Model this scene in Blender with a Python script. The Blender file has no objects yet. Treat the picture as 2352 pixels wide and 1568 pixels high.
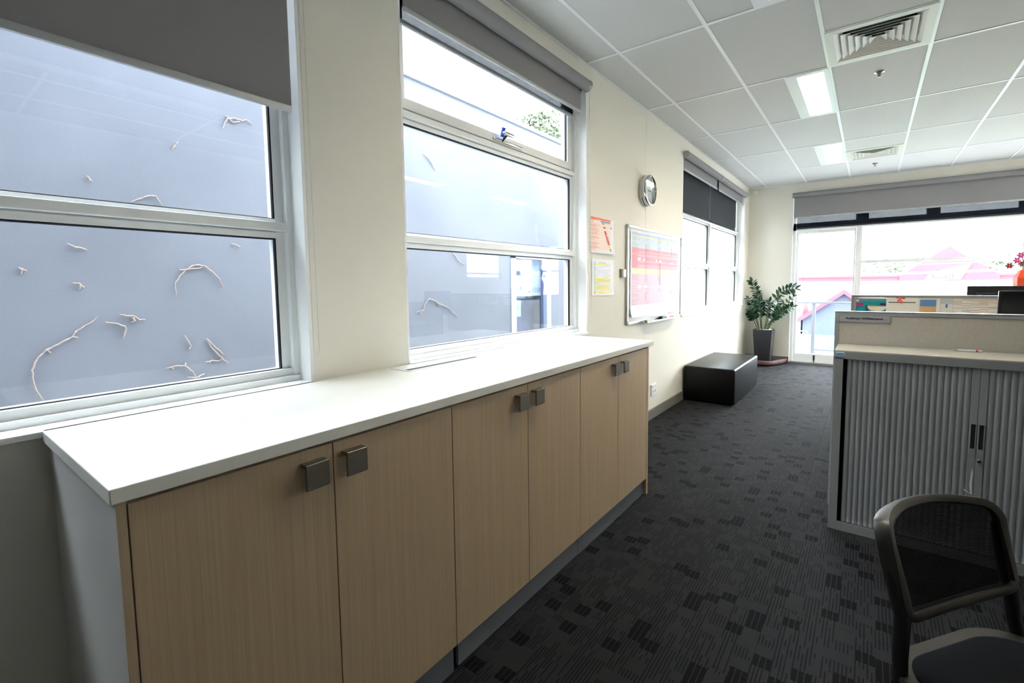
import bpy, bmesh, math, random
from mathutils import Vector, Matrix
random.seed(7)
SC = bpy.context.scene
COL = SC.collection

# ------------------------------------------------------------------ camera
cam_d = bpy.data.cameras.new('camera'); cam = bpy.data.objects.new('camera', cam_d); COL.objects.link(cam)
R_ = Vector((0.80737845, 0.58994567, -0.01020526)); U_ = Vector((-0.03733725, 0.06834452, 0.99696287)); F_ = Vector((-0.5888514, 0.80454529, -0.07720684))
M = Matrix(((R_.x, U_.x, -F_.x), (R_.y, U_.y, -F_.y), (R_.z, U_.z, -F_.z))).to_4x4()
M.translation = Vector((1.8067, -0.2238, 1.4233)); cam.matrix_world = M
cam_d.sensor_fit = 'HORIZONTAL'; cam_d.sensor_width = 36.0; cam_d.lens = 1074.13 / 2352 * 36
cam_d.shift_x = -34.68 / 2352; cam_d.shift_y = -47.82 / 2352; cam_d.clip_start = 0.02; cam_d.clip_end = 400
SC.camera = cam
# ------------------------------------------------------------------ sky (bright overcast), exposure
SKY = 1.0
w = bpy.data.worlds.new('World'); SC.world = w; w.use_nodes = True
bg = w.node_tree.nodes['Background']; bg.inputs['Color'].default_value = (0.86, 0.93, 1.0, 1); bg.inputs['Strength'].default_value = SKY
SC.view_settings.view_transform = 'Standard'; SC.view_settings.look = 'None'; SC.view_settings.gamma = 1.0
SC.view_settings.use_curve_mapping = False; SC.view_settings.exposure = 4.65
SC.cycles.use_denoising = True; SC.cycles.max_bounces = 10; SC.cycles.diffuse_bounces = 6; SC.cycles.transparent_max_bounces = 16
SC.cycles.sample_clamp_indirect = 6.0
def portal(loc, rot, sx, sy):      # light-sampling guide in a window opening
    l = bpy.data.lights.new('window_portal', 'AREA'); l.shape = 'RECTANGLE'; l.size = sx; l.size_y = sy; l.cycles.is_portal = True
    o = bpy.data.objects.new('window_portal', l); COL.objects.link(o); o.location = loc; o.rotation_euler = rot
RX = (0, -math.pi/2, 0)            # emits +x
portal((-0.19, -0.11, 2.0), RX, 1.88, 1.76); portal((-0.19, 2.155, 2.0), RX, 1.88, 1.78); portal((-0.19, 7.015, 2.0), RX, 1.88, 3.3)
portal((2.6, 9.2, 1.5), (-math.pi/2, 0, 0), 3.7, 2.8)

# ------------------------------------------------------------------ helpers
def s2l(v):
    v /= 255.0
    return v/12.92 if v <= 0.04045 else ((v+0.055)/1.055)**2.4
def C(r, g, b): return (s2l(r), s2l(g), s2l(b), 1.0)
MATS = {}
def mat(name, col, rough=0.6, metal=0.0, spec=0.5, bump=0.0, bscale=200.0, var=0.0, vscale=3.0, emit=0.0, coat=0.0):
    m = bpy.data.materials.new(name); m.use_nodes = True; nt = m.node_tree; b = nt.nodes['Principled BSDF']
    b.inputs['Base Color'].default_value = col; b.inputs['Roughness'].default_value = rough; b.inputs['Metallic'].default_value = metal
    b.inputs['Specular IOR Level'].default_value = spec; b.inputs['Coat Weight'].default_value = coat
    if emit: b.inputs['Emission Color'].default_value = col; b.inputs['Emission Strength'].default_value = emit
    if bump or var:
        tc = nt.nodes.new('ShaderNodeTexCoord')
    if bump:
        n = nt.nodes.new('ShaderNodeTexNoise'); n.inputs['Scale'].default_value = bscale; n.inputs['Detail'].default_value = 3
        bp = nt.nodes.new('ShaderNodeBump'); bp.inputs['Strength'].default_value = bump; bp.inputs['Distance'].default_value = 0.002
        nt.links.new(tc.outputs['Object'], n.inputs['Vector']); nt.links.new(n.outputs['Fac'], bp.inputs['Height']); nt.links.new(bp.outputs['Normal'], b.inputs['Normal'])
    if var:
        n = nt.nodes.new('ShaderNodeTexNoise'); n.inputs['Scale'].default_value = vscale; n.inputs['Detail'].default_value = 5
        mr = nt.nodes.new('ShaderNodeMapRange'); mr.inputs['From Min'].default_value = 0.3; mr.inputs['From Max'].default_value = 0.7
        mr.inputs['To Min'].default_value = 1-var; mr.inputs['To Max'].default_value = 1+var
        mx = nt.nodes.new('ShaderNodeVectorMath'); mx.operation = 'SCALE'; mx.inputs[0].default_value = col[:3]
        nt.links.new(tc.outputs['Object'], n.inputs['Vector']); nt.links.new(n.outputs['Fac'], mr.inputs['Value']); nt.links.new(mr.outputs['Result'], mx.inputs['Scale']); nt.links.new(mx.outputs[0], b.inputs['Base Color'])
    MATS[name] = m; return m

class MB:
    """collects shapes for one mesh"""
    def __init__(s): s.bm = bmesh.new()
    def box(s, x0, x1, y0, y1, z0, z1, bev=0.0, seg=2):
        b = bmesh.new()
        bmesh.ops.create_cube(b, size=1.0)
        for v in b.verts:
            v.co = Vector((x0 if v.co.x < 0 else x1, y0 if v.co.y < 0 else y1, z0 if v.co.z < 0 else z1))
        if bev: bmesh.ops.bevel(b, geom=list(b.edges), offset=bev, segments=seg, affect='EDGES', profile=0.5)
        s.merge(b); return s
    def merge(s, b, mtx=None):
        me = bpy.data.meshes.new('t'); 
        if mtx is not None: b.transform(mtx)
        b.to_mesh(me); b.free(); s.bm.from_mesh(me); bpy.data.meshes.remove(me)
    def quad(s, *p):
        s.bm.faces.new([s.bm.verts.new(q) for q in p]); return s
    def hexa(s, p):      # 8 points: bottom 4, top 4
        v = [s.bm.verts.new(q) for q in p]
        for f in ((3,2,1,0),(4,5,6,7),(0,1,5,4),(1,2,6,5),(2,3,7,6),(3,0,4,7)): s.bm.faces.new([v[i] for i in f])
        return s
    def cyl(s, p0, p1, r0, r1=None, n=16, cap=True):
        p0 = Vector(p0); p1 = Vector(p1); r1 = r0 if r1 is None else r1
        d = (p1-p0).normalized(); a = d.orthogonal().normalized(); b = d.cross(a)
        A = [s.bm.verts.new(p0+(a*math.cos(t)+b*math.sin(t))*r0) for t in [2*math.pi*i/n for i in range(n)]]
        B = [s.bm.verts.new(p1+(a*math.cos(t)+b*math.sin(t))*r1) for t in [2*math.pi*i/n for i in range(n)]]
        for i in range(n):
            s.bm.faces.new((A[i], A[(i+1)%n], B[(i+1)%n], B[i]))
        if cap: s.bm.faces.new(A[::-1]); s.bm.faces.new(B)
        return s
    def tube(s, pts, rad, n=8, closed=False):
        pts = [Vector(p) for p in pts]; m = len(pts)
        rr = rad if isinstance(rad, (list, tuple)) else [rad]*m
        rings = []; prev = None
        for i in range(m):
            if closed: t = pts[(i+1)%m]-pts[i-1]
            else: t = pts[min(i+1,m-1)]-pts[max(i-1,0)]
            t.normalize()
            a = t.orthogonal().normalized() if prev is None else (prev-t*prev.dot(t)).normalized()
            prev = a; b = t.cross(a)
            rings.append([s.bm.verts.new(pts[i]+(a*math.cos(k)+b*math.sin(k))*rr[i]) for k in [2*math.pi*j/n for j in range(n)]])
        for i in range(m if closed else m-1):
            q = rings[(i+1)%m]
            for j in range(n): s.bm.faces.new((rings[i][j], rings[i][(j+1)%n], q[(j+1)%n], q[j]))
        if not closed: s.bm.faces.new(rings[0][::-1]); s.bm.faces.new(rings[-1])
        return s
    def sweep(s, pts, frames, prof, closed=False):
        """pts with per-point (side, up) frames; prof = list of (a,b)"""
        rings = [[s.bm.verts.new(Vector(p)+f[0]*a+f[1]*b) for a, b in prof] for p, f in zip(pts, frames)]
        m = len(rings); k = len(prof)
        for i in range(m if closed else m-1):
            q = rings[(i+1)%m]
            for j in range(k): s.bm.faces.new((rings[i][j], rings[i][(j+1)%k], q[(j+1)%k], q[j]))
        if not closed: s.bm.faces.new(rings[0][::-1]); s.bm.faces.new(rings[-1])
        return s
    def lathe(s, prof, c, axis='z', n=24):
        """prof = list of (r, h)"""
        c = Vector(c); ax = {'x': (Vector((1,0,0)), Vector((0,1,0)), Vector((0,0,1))), 'y': (Vector((0,1,0)), Vector((0,0,1)), Vector((1,0,0))), 'z': (Vector((0,0,1)), Vector((1,0,0)), Vector((0,1,0)))}[axis]
        rings = []
        for r, h in prof:
            rings.append([s.bm.verts.new(c+ax[0]*h+(ax[1]*math.cos(t)+ax[2]*math.sin(t))*max(r,1e-5)) for t in [2*math.pi*i/n for i in range(n)]])
        for i in range(len(rings)-1):
            for j in range(n): s.bm.faces.new((rings[i][j], rings[i][(j+1)%n], rings[i+1][(j+1)%n], rings[i+1][j]))
        s.bm.faces.new(rings[0][::-1]); s.bm.faces.new(rings[-1])
        return s
    def mesh(s, name, mtl, smooth=False):
        bmesh.ops.recalc_face_normals(s.bm, faces=list(s.bm.faces))
        me = bpy.data.meshes.new(name); s.bm.to_mesh(me); s.bm.free()
        if mtl is not None: me.materials.append(mtl)
        if smooth:
            me.polygons.foreach_set('use_smooth', [True]*len(me.polygons))
            try: me.set_sharp_from_angle(angle=math.radians(40))
            except Exception: pass
        return me
def offs(o):
    v = Vector((0,0,0))
    while o is not None: v += o.location; o = o.parent
    return v
def tag(o, label=None, cat=None, group=None, kind=None):
    if label: o['label'] = label
    if cat: o['category'] = cat
    if group: o['group'] = group
    if kind: o['kind'] = kind
    return o
def thing(name, loc, label=None, cat=None, group=None, kind=None):
    o = bpy.data.objects.new(name, None); COL.objects.link(o); o.location = loc; o.empty_display_size = 0.1
    return tag(o, label, cat, group, kind)
def part(name, mb, m, parent, smooth=False, label=None, kind=None):
    me = mb.mesh(name, m, smooth); me.transform(Matrix.Translation(-offs(parent)))
    o = bpy.data.objects.new(name, me); COL.objects.link(o); o.parent = parent
    return tag(o, label, None, None, kind)
def solo(name, mb, m, label=None, cat=None, group=None, kind=None, smooth=False):
    me = mb.mesh(name, m, smooth)
    cs = [v.co for v in me.vertices]
    lo = Vector([min(c[i] for c in cs) for i in range(3)]); hi = Vector([max(c[i] for c in cs) for i in range(3)])
    p = Vector(((lo.x+hi.x)/2, (lo.y+hi.y)/2, lo.z)); me.transform(Matrix.Translation(-p))
    o = bpy.data.objects.new(name, me); COL.objects.link(o); o.location = p
    return tag(o, label, cat, group, kind)
def shared(name, me, loc, parent, rot=None, scale=None):
    o = bpy.data.objects.new(name, me); COL.objects.link(o); o.parent = parent; o.location = Vector(loc)-offs(parent)
    if rot is not None: o.rotation_euler = rot
    if scale is not None: o.scale = scale
    return o
def text_mesh(txt, width, height=None, bold=0.0, depth=0.0004, shear=0.0):
    """flat lettering in the x-z plane (facing -y), left-bottom at origin, scaled to width"""
    cu = bpy.data.curves.new('t', 'FONT'); cu.body = txt; cu.extrude = depth; cu.offset = bold; cu.shear = shear; cu.resolution_u = 3
    ob = bpy.data.objects.new('t', cu); COL.objects.link(ob)
    dg = bpy.context.evaluated_depsgraph_get(); me = bpy.data.meshes.new_from_object(ob.evaluated_get(dg))
    bpy.data.objects.remove(ob); bpy.data.curves.remove(cu)
    xs = [v.co.x for v in me.vertices]; ys = [v.co.y for v in me.vertices]
    sx = width/(max(xs)-min(xs)); sy = sx if height is None else height/(max(ys)-min(ys)); x0 = min(xs); y0 = min(ys)
    for v in me.vertices: v.co = Vector(((v.co.x-x0)*sx, -v.co.z, (v.co.y-y0)*sy))
    return me
def letters(name, me, mtx, m, parent, label=None):
    me.transform(mtx); me.transform(Matrix.Translation(-offs(parent))); me.materials.clear(); me.materials.append(m)
    o = bpy.data.objects.new(name, me); COL.objects.link(o); o.parent = parent
    return tag(o, label)
def wall_mesh(axis, p0, p1, u0, u1, z0, z1, holes):
    mb = MB(); us = sorted({u0, u1, *[h[0] for h in holes], *[h[1] for h in holes]}); zs = sorted({z0, z1, *[h[2] for h in holes], *[h[3] for h in holes]})
    for a, b in zip(us, us[1:]):
        run = None
        for c, d in zip(zs, zs[1:]):
            solid = not any(h[0] <= a+1e-6 and b <= h[1]+1e-6 and h[2] <= c+1e-6 and d <= h[3]+1e-6 for h in holes)
            if solid: run = (run[0] if run else c, d)
            if (not solid or d == zs[-1]) and run:
                if axis == 'x': mb.box(p0, p1, a, b, run[0], run[1])
                else: mb.box(a, b, p0, p1, run[0], run[1])
                run = None
    return mb

# ------------------------------------------------------------------ materials
wall_m = mat('cream_wall_paint', C(233, 229, 218), 0.75, spec=0.25, bump=0.08, bscale=350)
ceil_m = mat('ceiling_tile_vinyl', C(206, 206, 205), 0.8, spec=0.2, bump=0.1, bscale=260)
tee_m = mat('tee_bar_white', C(232, 234, 236), 0.4)
white_m = mat('white_gloss_trim', C(240, 241, 240), 0.35)
alu_m = mat('powder_coated_aluminium', C(236, 238, 238), 0.38, spec=0.5)
rub_m = mat('black_rubber', C(22, 22, 25), 0.6)
top_m = mat('white_laminate', C(240, 238, 230), 0.32, spec=0.5)
cup_m = mat('white_melamine', C(205, 203, 200), 0.5)
kick_m = mat('brushed_kickboard', C(122, 125, 132), 0.4, metal=0.0, bump=0.05, bscale=120)
nick_m = mat('brushed_nickel', C(150, 143, 132), 0.36, metal=0.85)
chrome_m = mat('chrome', C(205, 205, 205), 0.12, metal=1.0)
base_m = mat('grey_vinyl_skirting', C(118, 116, 112), 0.5)
blind_m = mat('grey_blind_fabric', C(146, 144, 146), 0.85, spec=0.15, bump=0.15, bscale=900)
bar_m = mat('blind_bottom_rail', C(176, 178, 180), 0.4, metal=0.3)
dark_m = mat('charcoal_blockout_fabric', C(62, 63, 68), 0.85, spec=0.15, bump=0.2, bscale=900)
leather_m = mat('black_leather', C(9, 9, 10), 0.34, spec=0.28, bump=0.2, bscale=90)
potm = mat('graphite_pot', C(48, 49, 54), 0.35, metal=0.2)
leaf_m = mat('glossy_green_leaf', C(26, 62, 30), 0.25, spec=0.6, var=0.35, vscale=6)
stem_m = mat('plant_stem', C(66, 84, 44), 0.5)
peb_m = mat('white_pebbles', C(222, 216, 204), 0.6, var=0.2, vscale=30)
snake_m = mat('draught_fabric', C(84, 52, 50), 0.8, bump=0.3, bscale=60, var=0.25, vscale=14)
tam_m = mat('tambour_slat', C(166, 170, 173), 0.42, metal=0.25)
cab_m = mat('cabinet_grey_steel', C(148, 150, 149), 0.45, spec=0.4)
cabtop_m = mat('cabinet_top_laminate', C(194, 191, 181), 0.3, spec=0.5)
fab_m = mat('screen_fabric', C(184, 178, 167), 0.9, spec=0.1, bump=0.4, bscale=500, var=0.05, vscale=60)
blk_m = mat('black_plastic', C(14, 14, 16), 0.35)
chairf_m = mat('taupe_grey_plastic', C(48, 44, 38), 0.4, spec=0.5)
chairc_m = mat('charcoal_seat_fabric', C(20, 21, 24), 0.9, spec=0.1, bump=0.4, bscale=700)
blkmet_m = mat('black_metal', C(20, 20, 22), 0.4)
ink_m = mat('black_ink', C(30, 31, 36), 0.5)
paper_m = mat('white_paper', C(240, 240, 240), 0.7)
lamp_m = mat('fluorescent_tube', (1.0, 0.93, 0.82, 1), 0.5, emit=1.9)
lite_m = mat('lamp_reflector', C(235, 235, 230), 0.3)
dvoid_m = mat('duct_black', C(16, 16, 17), 0.8)
vent_m = mat('vent_blade_white', C(214, 213, 206), 0.45)
red_m = mat('red_roof_paint', C(206, 48, 58), 0.6, var=0.1, vscale=2)
extw_m = mat('white_weatherboard', C(225, 226, 228), 0.7)
grav_m = mat('grey_gable', C(70, 74, 88), 0.7)
asph_m = mat('pale_paving', C(150, 150, 148), 0.9, var=0.1, vscale=1.5)
orange_m = mat('orange_glaze', C(226, 74, 26), 0.35)
tgreen_m = mat('tree_foliage', C(112, 120, 100), 0.7, var=0.3, vscale=2)
twig_m = mat('dry_vine', C(142, 126, 120), 0.85, var=0.15, vscale=40)

def glass(name, tint=(1,1,1,1)):
    m = bpy.data.materials.new(name); m.use_nodes = True; nt = m.node_tree; nt.nodes.clear()
    out = nt.nodes.new('ShaderNodeOutputMaterial'); mix = nt.nodes.new('ShaderNodeMixShader'); tr = nt.nodes.new('ShaderNodeBsdfTransparent'); gl = nt.nodes.new('ShaderNodeBsdfGlossy')
    lw = nt.nodes.new('ShaderNodeLayerWeight'); lw.inputs['Blend'].default_value = 0.5
    pw = nt.nodes.new('ShaderNodeMath'); pw.operation = 'POWER'; pw.inputs[1].default_value = 5
    ml = nt.nodes.new('ShaderNodeMath'); ml.operation = 'MULTIPLY_ADD'; ml.inputs[1].default_value = 0.96; ml.inputs[2].default_value = 0.04
    tr.inputs['Color'].default_value = tint; gl.inputs['Roughness'].default_value = 0.0
    L = nt.links.new; L(lw.outputs['Facing'], pw.inputs[0]); L(pw.outputs[0], ml.inputs[0]); L(ml.outputs[0], mix.inputs[0]); L(tr.outputs[0], mix.inputs[1]); L(gl.outputs[0], mix.inputs[2]); L(mix.outputs[0], out.inputs[0])
    return m
glass_m = glass('window_glass', (0.96, 0.98, 0.98, 1)); nglass_m = glass('tinted_glass', (0.80, 0.85, 0.92, 1))
def seethrough(name, col, t, pitch=None, rough=0.9):
    """woven fabric: opaque threads plus open holes"""
    m = bpy.data.materials.new(name); m.use_nodes = True; nt = m.node_tree; b = nt.nodes['Principled BSDF']; b.inputs['Base Color'].default_value = col; b.inputs['Roughness'].default_value = rough; b.inputs['Specular IOR Level'].default_value = 0.2
    out = nt.nodes['Material Output']; mix = nt.nodes.new('ShaderNodeMixShader'); tr = nt.nodes.new('ShaderNodeBsdfTransparent')
    mix.inputs[0].default_value = t
    if pitch:
        tc = nt.nodes.new('ShaderNodeTexCoord'); wv = nt.nodes.new('ShaderNodeTexWave'); wv.bands_direction = 'Z'; wv.inputs['Scale'].default_value = pitch
        mr = nt.nodes.new('ShaderNodeMapRange'); mr.inputs['From Min'].default_value = 0.55; mr.inputs['From Max'].default_value = 0.75; mr.inputs['To Min'].default_value = 0.0; mr.inputs['To Max'].default_value = t
        nt.links.new(tc.outputs['Object'], wv.inputs['Vector']); nt.links.new(wv.outputs['Fac'], mr.inputs['Value']); nt.links.new(mr.outputs['Result'], mix.inputs[0])
    nt.links.new(b.outputs[0], mix.inputs[1]); nt.links.new(tr.outputs[0], mix.inputs[2]); nt.links.new(mix.outputs[0], out.inputs[0])
    return m
mesh_blind_m = seethrough('sunscreen_mesh_fabric', C(24, 28, 40), 0.125)
chair_mesh_m = seethrough('chair_mesh', C(6, 6, 7), 0.22, pitch=100)

def wood():
    m = bpy.data.materials.new('oak_laminate'); m.use_nodes = True; nt = m.node_tree; b = nt.nodes['Principled BSDF']; L = nt.links.new
    g = nt.nodes.new('ShaderNodeNewGeometry'); mp = nt.nodes.new('ShaderNodeMapping'); mp.inputs['Scale'].default_value = (420, 420, 3.0)
    n = nt.nodes.new('ShaderNodeTexNoise'); n.inputs['Scale'].default_value = 1.0; n.inputs['Detail'].default_value = 4; n.inputs['Roughness'].default_value = 0.6
    mp2 = nt.nodes.new('ShaderNodeMapping'); mp2.inputs['Scale'].default_value = (110, 110, 1.0); n2 = nt.nodes.new('ShaderNodeTexNoise'); n2.inputs['Scale'].default_value = 1.0; n2.inputs['Detail'].default_value = 3
    cr = nt.nodes.new('ShaderNodeValToRGB'); cr.color_ramp.elements[0].position = 0.28; cr.color_ramp.elements[0].color = C(180, 154, 124); cr.color_ramp.elements[1].position = 0.72; cr.color_ramp.elements[1].color = C(210, 187, 156)
    ad = nt.nodes.new('ShaderNodeMix'); ad.data_type = 'FLOAT'; ad.inputs[0].default_value = 0.4
    L(g.outputs['Position'], mp.inputs['Vector']); L(mp.outputs[0], n.inputs['Vector']); L(g.outputs['Position'], mp2.inputs['Vector']); L(mp2.outputs[0], n2.inputs['Vector'])
    L(n.outputs['Fac'], ad.inputs[2]); L(n2.outputs['Fac'], ad.inputs[3]); L(ad.outputs[0], cr.inputs[0]); L(cr.outputs[0], b.inputs['Base Color'])
    b.inputs['Roughness'].default_value = 0.48; b.inputs['Specular IOR Level'].default_value = 0.35
    return m
wood_m = wood()

def carpet():
    m = bpy.data.materials.new('charcoal_loop_carpet'); m.use_nodes = True; nt = m.node_tree; b = nt.nodes['Principled BSDF']; L = nt.links.new
    def N(t, **k):
        n = nt.nodes.new(t)
        for a, v in k.items(): setattr(n, a, v)
        return n
    def math_(op, a, b_=None, c=None):
        n = N('ShaderNodeMath', operation=op)
        for i, q in enumerate((a, b_, c)):
            if q is None: continue
            if isinstance(q, (int, float)): n.inputs[i].default_value = q
            else: L(q, n.inputs[i])
        return n.outputs[0]
    g = N('ShaderNodeNewGeometry'); sep = N('ShaderNodeSeparateXYZ'); L(g.outputs['Position'], sep.inputs[0]); x, y = sep.outputs[0], sep.outputs[1]
    # fine stripes along y
    st = math_('FRACT', math_('DIVIDE', x, 0.0125)); stripe = math_('LESS_THAN', st, 0.38)
    # blocks: staggered cells
    cxn, cyn = 0.0625, 0.062
    ix = math_('FLOOR', math_('DIVIDE', x, cxn))
    wn0 = N('ShaderNodeTexWhiteNoise', noise_dimensions='1D'); L(ix, wn0.inputs['W'])
    yo = math_('MULTIPLY_ADD', wn0.outputs['Value'], 0.05, y)
    iy = math_('FLOOR', math_('DIVIDE', yo, cyn))
    cv = N('ShaderNodeCombineXYZ'); L(ix, cv.inputs[0]); L(iy, cv.inputs[1])
    wn = N('ShaderNodeTexWhiteNoise', noise_dimensions='3D'); L(cv.outputs[0], wn.inputs['Vector']); h = wn.outputs['Value']
    blk = math_('GREATER_THAN', h, 0.87); plain = math_('LESS_THAN', h, 0.17)
    bst = math_('GREATER_THAN', math_('FRACT', math_('DIVIDE', x, cxn/3)), 0.16)
    fx = math_('FRACT', math_('DIVIDE', x, cxn))
    dark_blk = math_('MULTIPLY', blk, bst)
    # stripes vary in length
    wn2 = N('ShaderNodeTexWhiteNoise', noise_dimensions='3D'); cv2 = N('ShaderNodeCombineXYZ'); L(math_('FLOOR', math_('DIVIDE', x, 0.0125)), cv2.inputs[0]); L(math_('FLOOR', math_('DIVIDE', y, 0.045)), cv2.inputs[1]); L(cv2.outputs[0], wn2.inputs['Vector'])
    son = math_('MULTIPLY', math_('GREATER_THAN', wn2.outputs['Value'], 0.22), math_('SUBTRACT', 1.0, plain))
    s_ = math_('MULTIPLY', stripe, son)
    noise = N('ShaderNodeTexNoise'); noise.inputs['Scale'].default_value = 420; noise.inputs['Detail'].default_value = 2; L(g.outputs['Position'], noise.inputs['Vector'])
    base = N('ShaderNodeMix', data_type='RGBA'); base.inputs[6].default_value = C(30, 30, 33); base.inputs[7].default_value = C(52, 51, 52); L(noise.outputs['Fac'], base.inputs[0])
    m1 = N('ShaderNodeMix', data_type='RGBA'); L(math_('MULTIPLY', s_, 0.85), m1.inputs[0]); L(base.outputs[2], m1.inputs[6]); m1.inputs[7].default_value = C(15, 15, 17)
    m2 = N('ShaderNodeMix', data_type='RGBA'); L(dark_blk, m2.inputs[0]); L(m1.outputs[2], m2.inputs[6]); m2.inputs[7].default_value = C(8, 8, 9)
    L(m2.outputs[2], b.inputs['Base Color']); b.inputs['Roughness'].default_value = 0.8; b.inputs['Specular IOR Level'].default_value = 0.07
    b.inputs['Sheen Weight'].default_value = 0.02; b.inputs['Sheen Roughness'].default_value = 0.5
    bp = N('ShaderNodeBump'); bp.inputs['Strength'].default_value = 0.5; bp.inputs['Distance'].default_value = 0.003; L(noise.outputs['Fac'], bp.inputs['Height']); L(bp.outputs[0], b.inputs['Normal'])
    return m
carpet_m = carpet()
def render_wall():
    m = mat('blue_grey_render', C(102, 105, 114), 0.9, spec=0.15, bump=0.35, bscale=150, var=0.10, vscale=1.1); return m
neigh_m = render_wall()
def printed():
    m = bpy.data.materials.new('printed_paper'); m.use_nodes = True; nt = m.node_tree; b = nt.nodes['Principled BSDF']
    a = nt.nodes.new('ShaderNodeVertexColor'); a.layer_name = 'ink'; nt.links.new(a.outputs['Color'], b.inputs['Base Color']); b.inputs['Roughness'].default_value = 0.55; b.inputs['Specular IOR Level'].default_value = 0.3
    return m
print_m = printed()

# ------------------------------------------------------------------ structure
RW, D, YB, CH = 4.5, 9.066, -5.0, 3.082       # room width, back wall, rear wall, ceiling height
HEAD, SILL = 2.95, 1.041
W1, W2, W3 = (-1.0, 0.777), (1.258, 3.05), (5.352, 8.682)

fl = solo('floor', MB().box(-0.2, RW+0.1, YB-0.1, D+0.1, -0.25, -0.006), asph_m, kind='structure')
T = 0.5
tile_me = MB().box(0.0006, T-0.0006, 0.0006, T-0.0006, -0.006, 0.0).mesh('carpet_tile', carpet_m)
for i in range(9):
    for j in range(-10, 19):
        if j*T >= D-0.02: continue
        o = shared('carpet_tile', tile_me, (i*T, j*T, 0), fl)
cl = solo('ceiling', MB().box(-0.2, RW+0.1, YB-0.1, D+0.1, CH+0.14, CH+0.3), ceil_m, kind='structure')
gx = [0.0] + [0.285+0.602*k for k in range(8)]; gx = [g for g in gx if g < RW] + [RW]
gy = [YB] + [3.0164+1.199*k for k in range(-7, 6) if YB+0.05 < 3.0164+1.199*k < D-0.05] + [D]
LIGHTS = [(1.193, 1.485, a+0.006, b-0.006) for a, b in ((1.8174, 3.0164), (4.2154, 5.4144), (6.6134, 7.8124))]
LIGHTS += [(3.601, 3.893, l[2], l[3]) for l in LIGHTS[1:]]  # added pair over the desks, out of view, to brighten the room
VENTS = [(1.495, 2.085, 3.606, 4.203), (1.495, 2.085, 7.206, 7.801)]
cache = {}
def ctile(x0, x1, y0, y1):
    k = (round(x1-x0, 3), round(y1-y0, 3))
    if k not in cache: cache[k] = MB().box(0.008, k[0]-0.008, 0.008, k[1]-0.008, 0.002, 0.016).mesh('ceiling_tile', ceil_m)
    shared('ceiling_tile', cache[k], (x0, y0, CH), cl)
for a, b in zip(gx, gx[1:]):
    for c, d in zip(gy, gy[1:]):
        xm, ym = (a+b)/2, (c+d)/2
        if any(c-0.01 < l[2] and l[3] < d+0.01 and a < l[0] < b for l in LIGHTS): ctile(a, a+0.300, c, d); continue
        v = [v for v in VENTS if a < (v[0]+v[1])/2 < b and c < (v[2]+v[3])/2 < d]
        if v: ctile(a, b, c, v[0][2]-0.004); continue
        ctile(a, b, c, d)
for g in gx[1:-1]: part('tee_bar', MB().box(g-0.012, g+0.012, YB, D, CH-0.003, CH+0.03), tee_m, cl)
for g in gy[1:-1]: part('tee_bar', MB().box(0, RW, g-0.012, g+0.012, CH-0.002, CH+0.028), tee_m, cl)
for l in LIGHTS: part('tee_bar', MB().box(l[0]-0.017, l[0], l[2], l[3], CH-0.002, CH+0.028), tee_m, cl)
for v in VENTS: part('tee_bar', MB().box(v[0]-0.004, v[1]+0.004, v[2]-0.014, v[2], CH-0.002, CH+0.028), tee_m, cl)
solo('trim_1', MB().box(0.0, 0.02, YB, D, CH-0.006, CH+0.02), tee_m, kind='structure')
solo('trim_2', MB().box(0.02, RW, D-0.02, D, CH-0.006, CH+0.02), tee_m, kind='structure')
# left wall in two sheets with the shadow joint at y = 4.235
wl = thing('wall_left', (0, 3.3, 0), kind='structure')
holes = [(W1[0], W1[1], SILL-0.018, HEAD), (W2[0], W2[1], SILL-0.018, HEAD), (W3[0], W3[1], SILL-0.018, HEAD)]
part('wall_sheet', wall_mesh('x', -0.18, 0.0, YB-0.1, 4.2335, -0.1, CH+0.14, holes[:2]), wall_m, wl)
part('wall_sheet', wall_mesh('x', -0.18, 0.0, 4.2365, D+0.1, -0.1, CH+0.14, holes[2:]), wall_m, wl)
part('joint_strip', MB().box(-0.18, -0.004, 4.2330, 4.2370, -0.1, CH+0.14), base_m, wl)
GX0, GX1 = 0.70, 4.42
solo('wall_back', wall_mesh('y', D, D+0.16, 0.0, RW, -0.1, CH+0.14, [(GX0, GX1, -0.1, 2.93)]), wall_m, kind='structure')
RWIN = (6.72, 7.82, 1.55, 2.10)
solo('wall_right', wall_mesh('x', RW, RW+0.16, YB-0.1, D+0.1, -0.1, CH+0.14, [RWIN]), wall_m, kind='structure')
solo('wall_rear', MB().box(0, RW, YB-0.12, YB, -0.1, CH+0.14), wall_m, kind='structure')
solo('baseboard_left', MB().box(0.0, 0.012, 2.78, D, 0, 0.108, 0.003), base_m, kind='structure')
solo('baseboard_back', MB().box(0.0, GX0, D-0.012, D, 0, 0.108, 0.003), base_m, kind='structure')
# white linings and sills round each opening in the left wall
tn = 3
for a, b in (W1, W2, W3):
    mb = MB().box(-0.18, 0.0005, b-0.012, b+0.0, SILL, HEAD).box(-0.18, 0.0005, a, a+0.012, SILL, HEAD).box(-0.18, 0.0005, a+0.012, b-0.012, HEAD-0.012, HEAD)
    solo('trim_%d' % tn, mb, white_m, kind='structure'); tn += 1
    solo('trim_%d' % tn, MB().box(-0.18, 0.018, a, b, SILL-0.018, SILL, 0.002), white_m, kind='structure'); tn += 1

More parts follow.
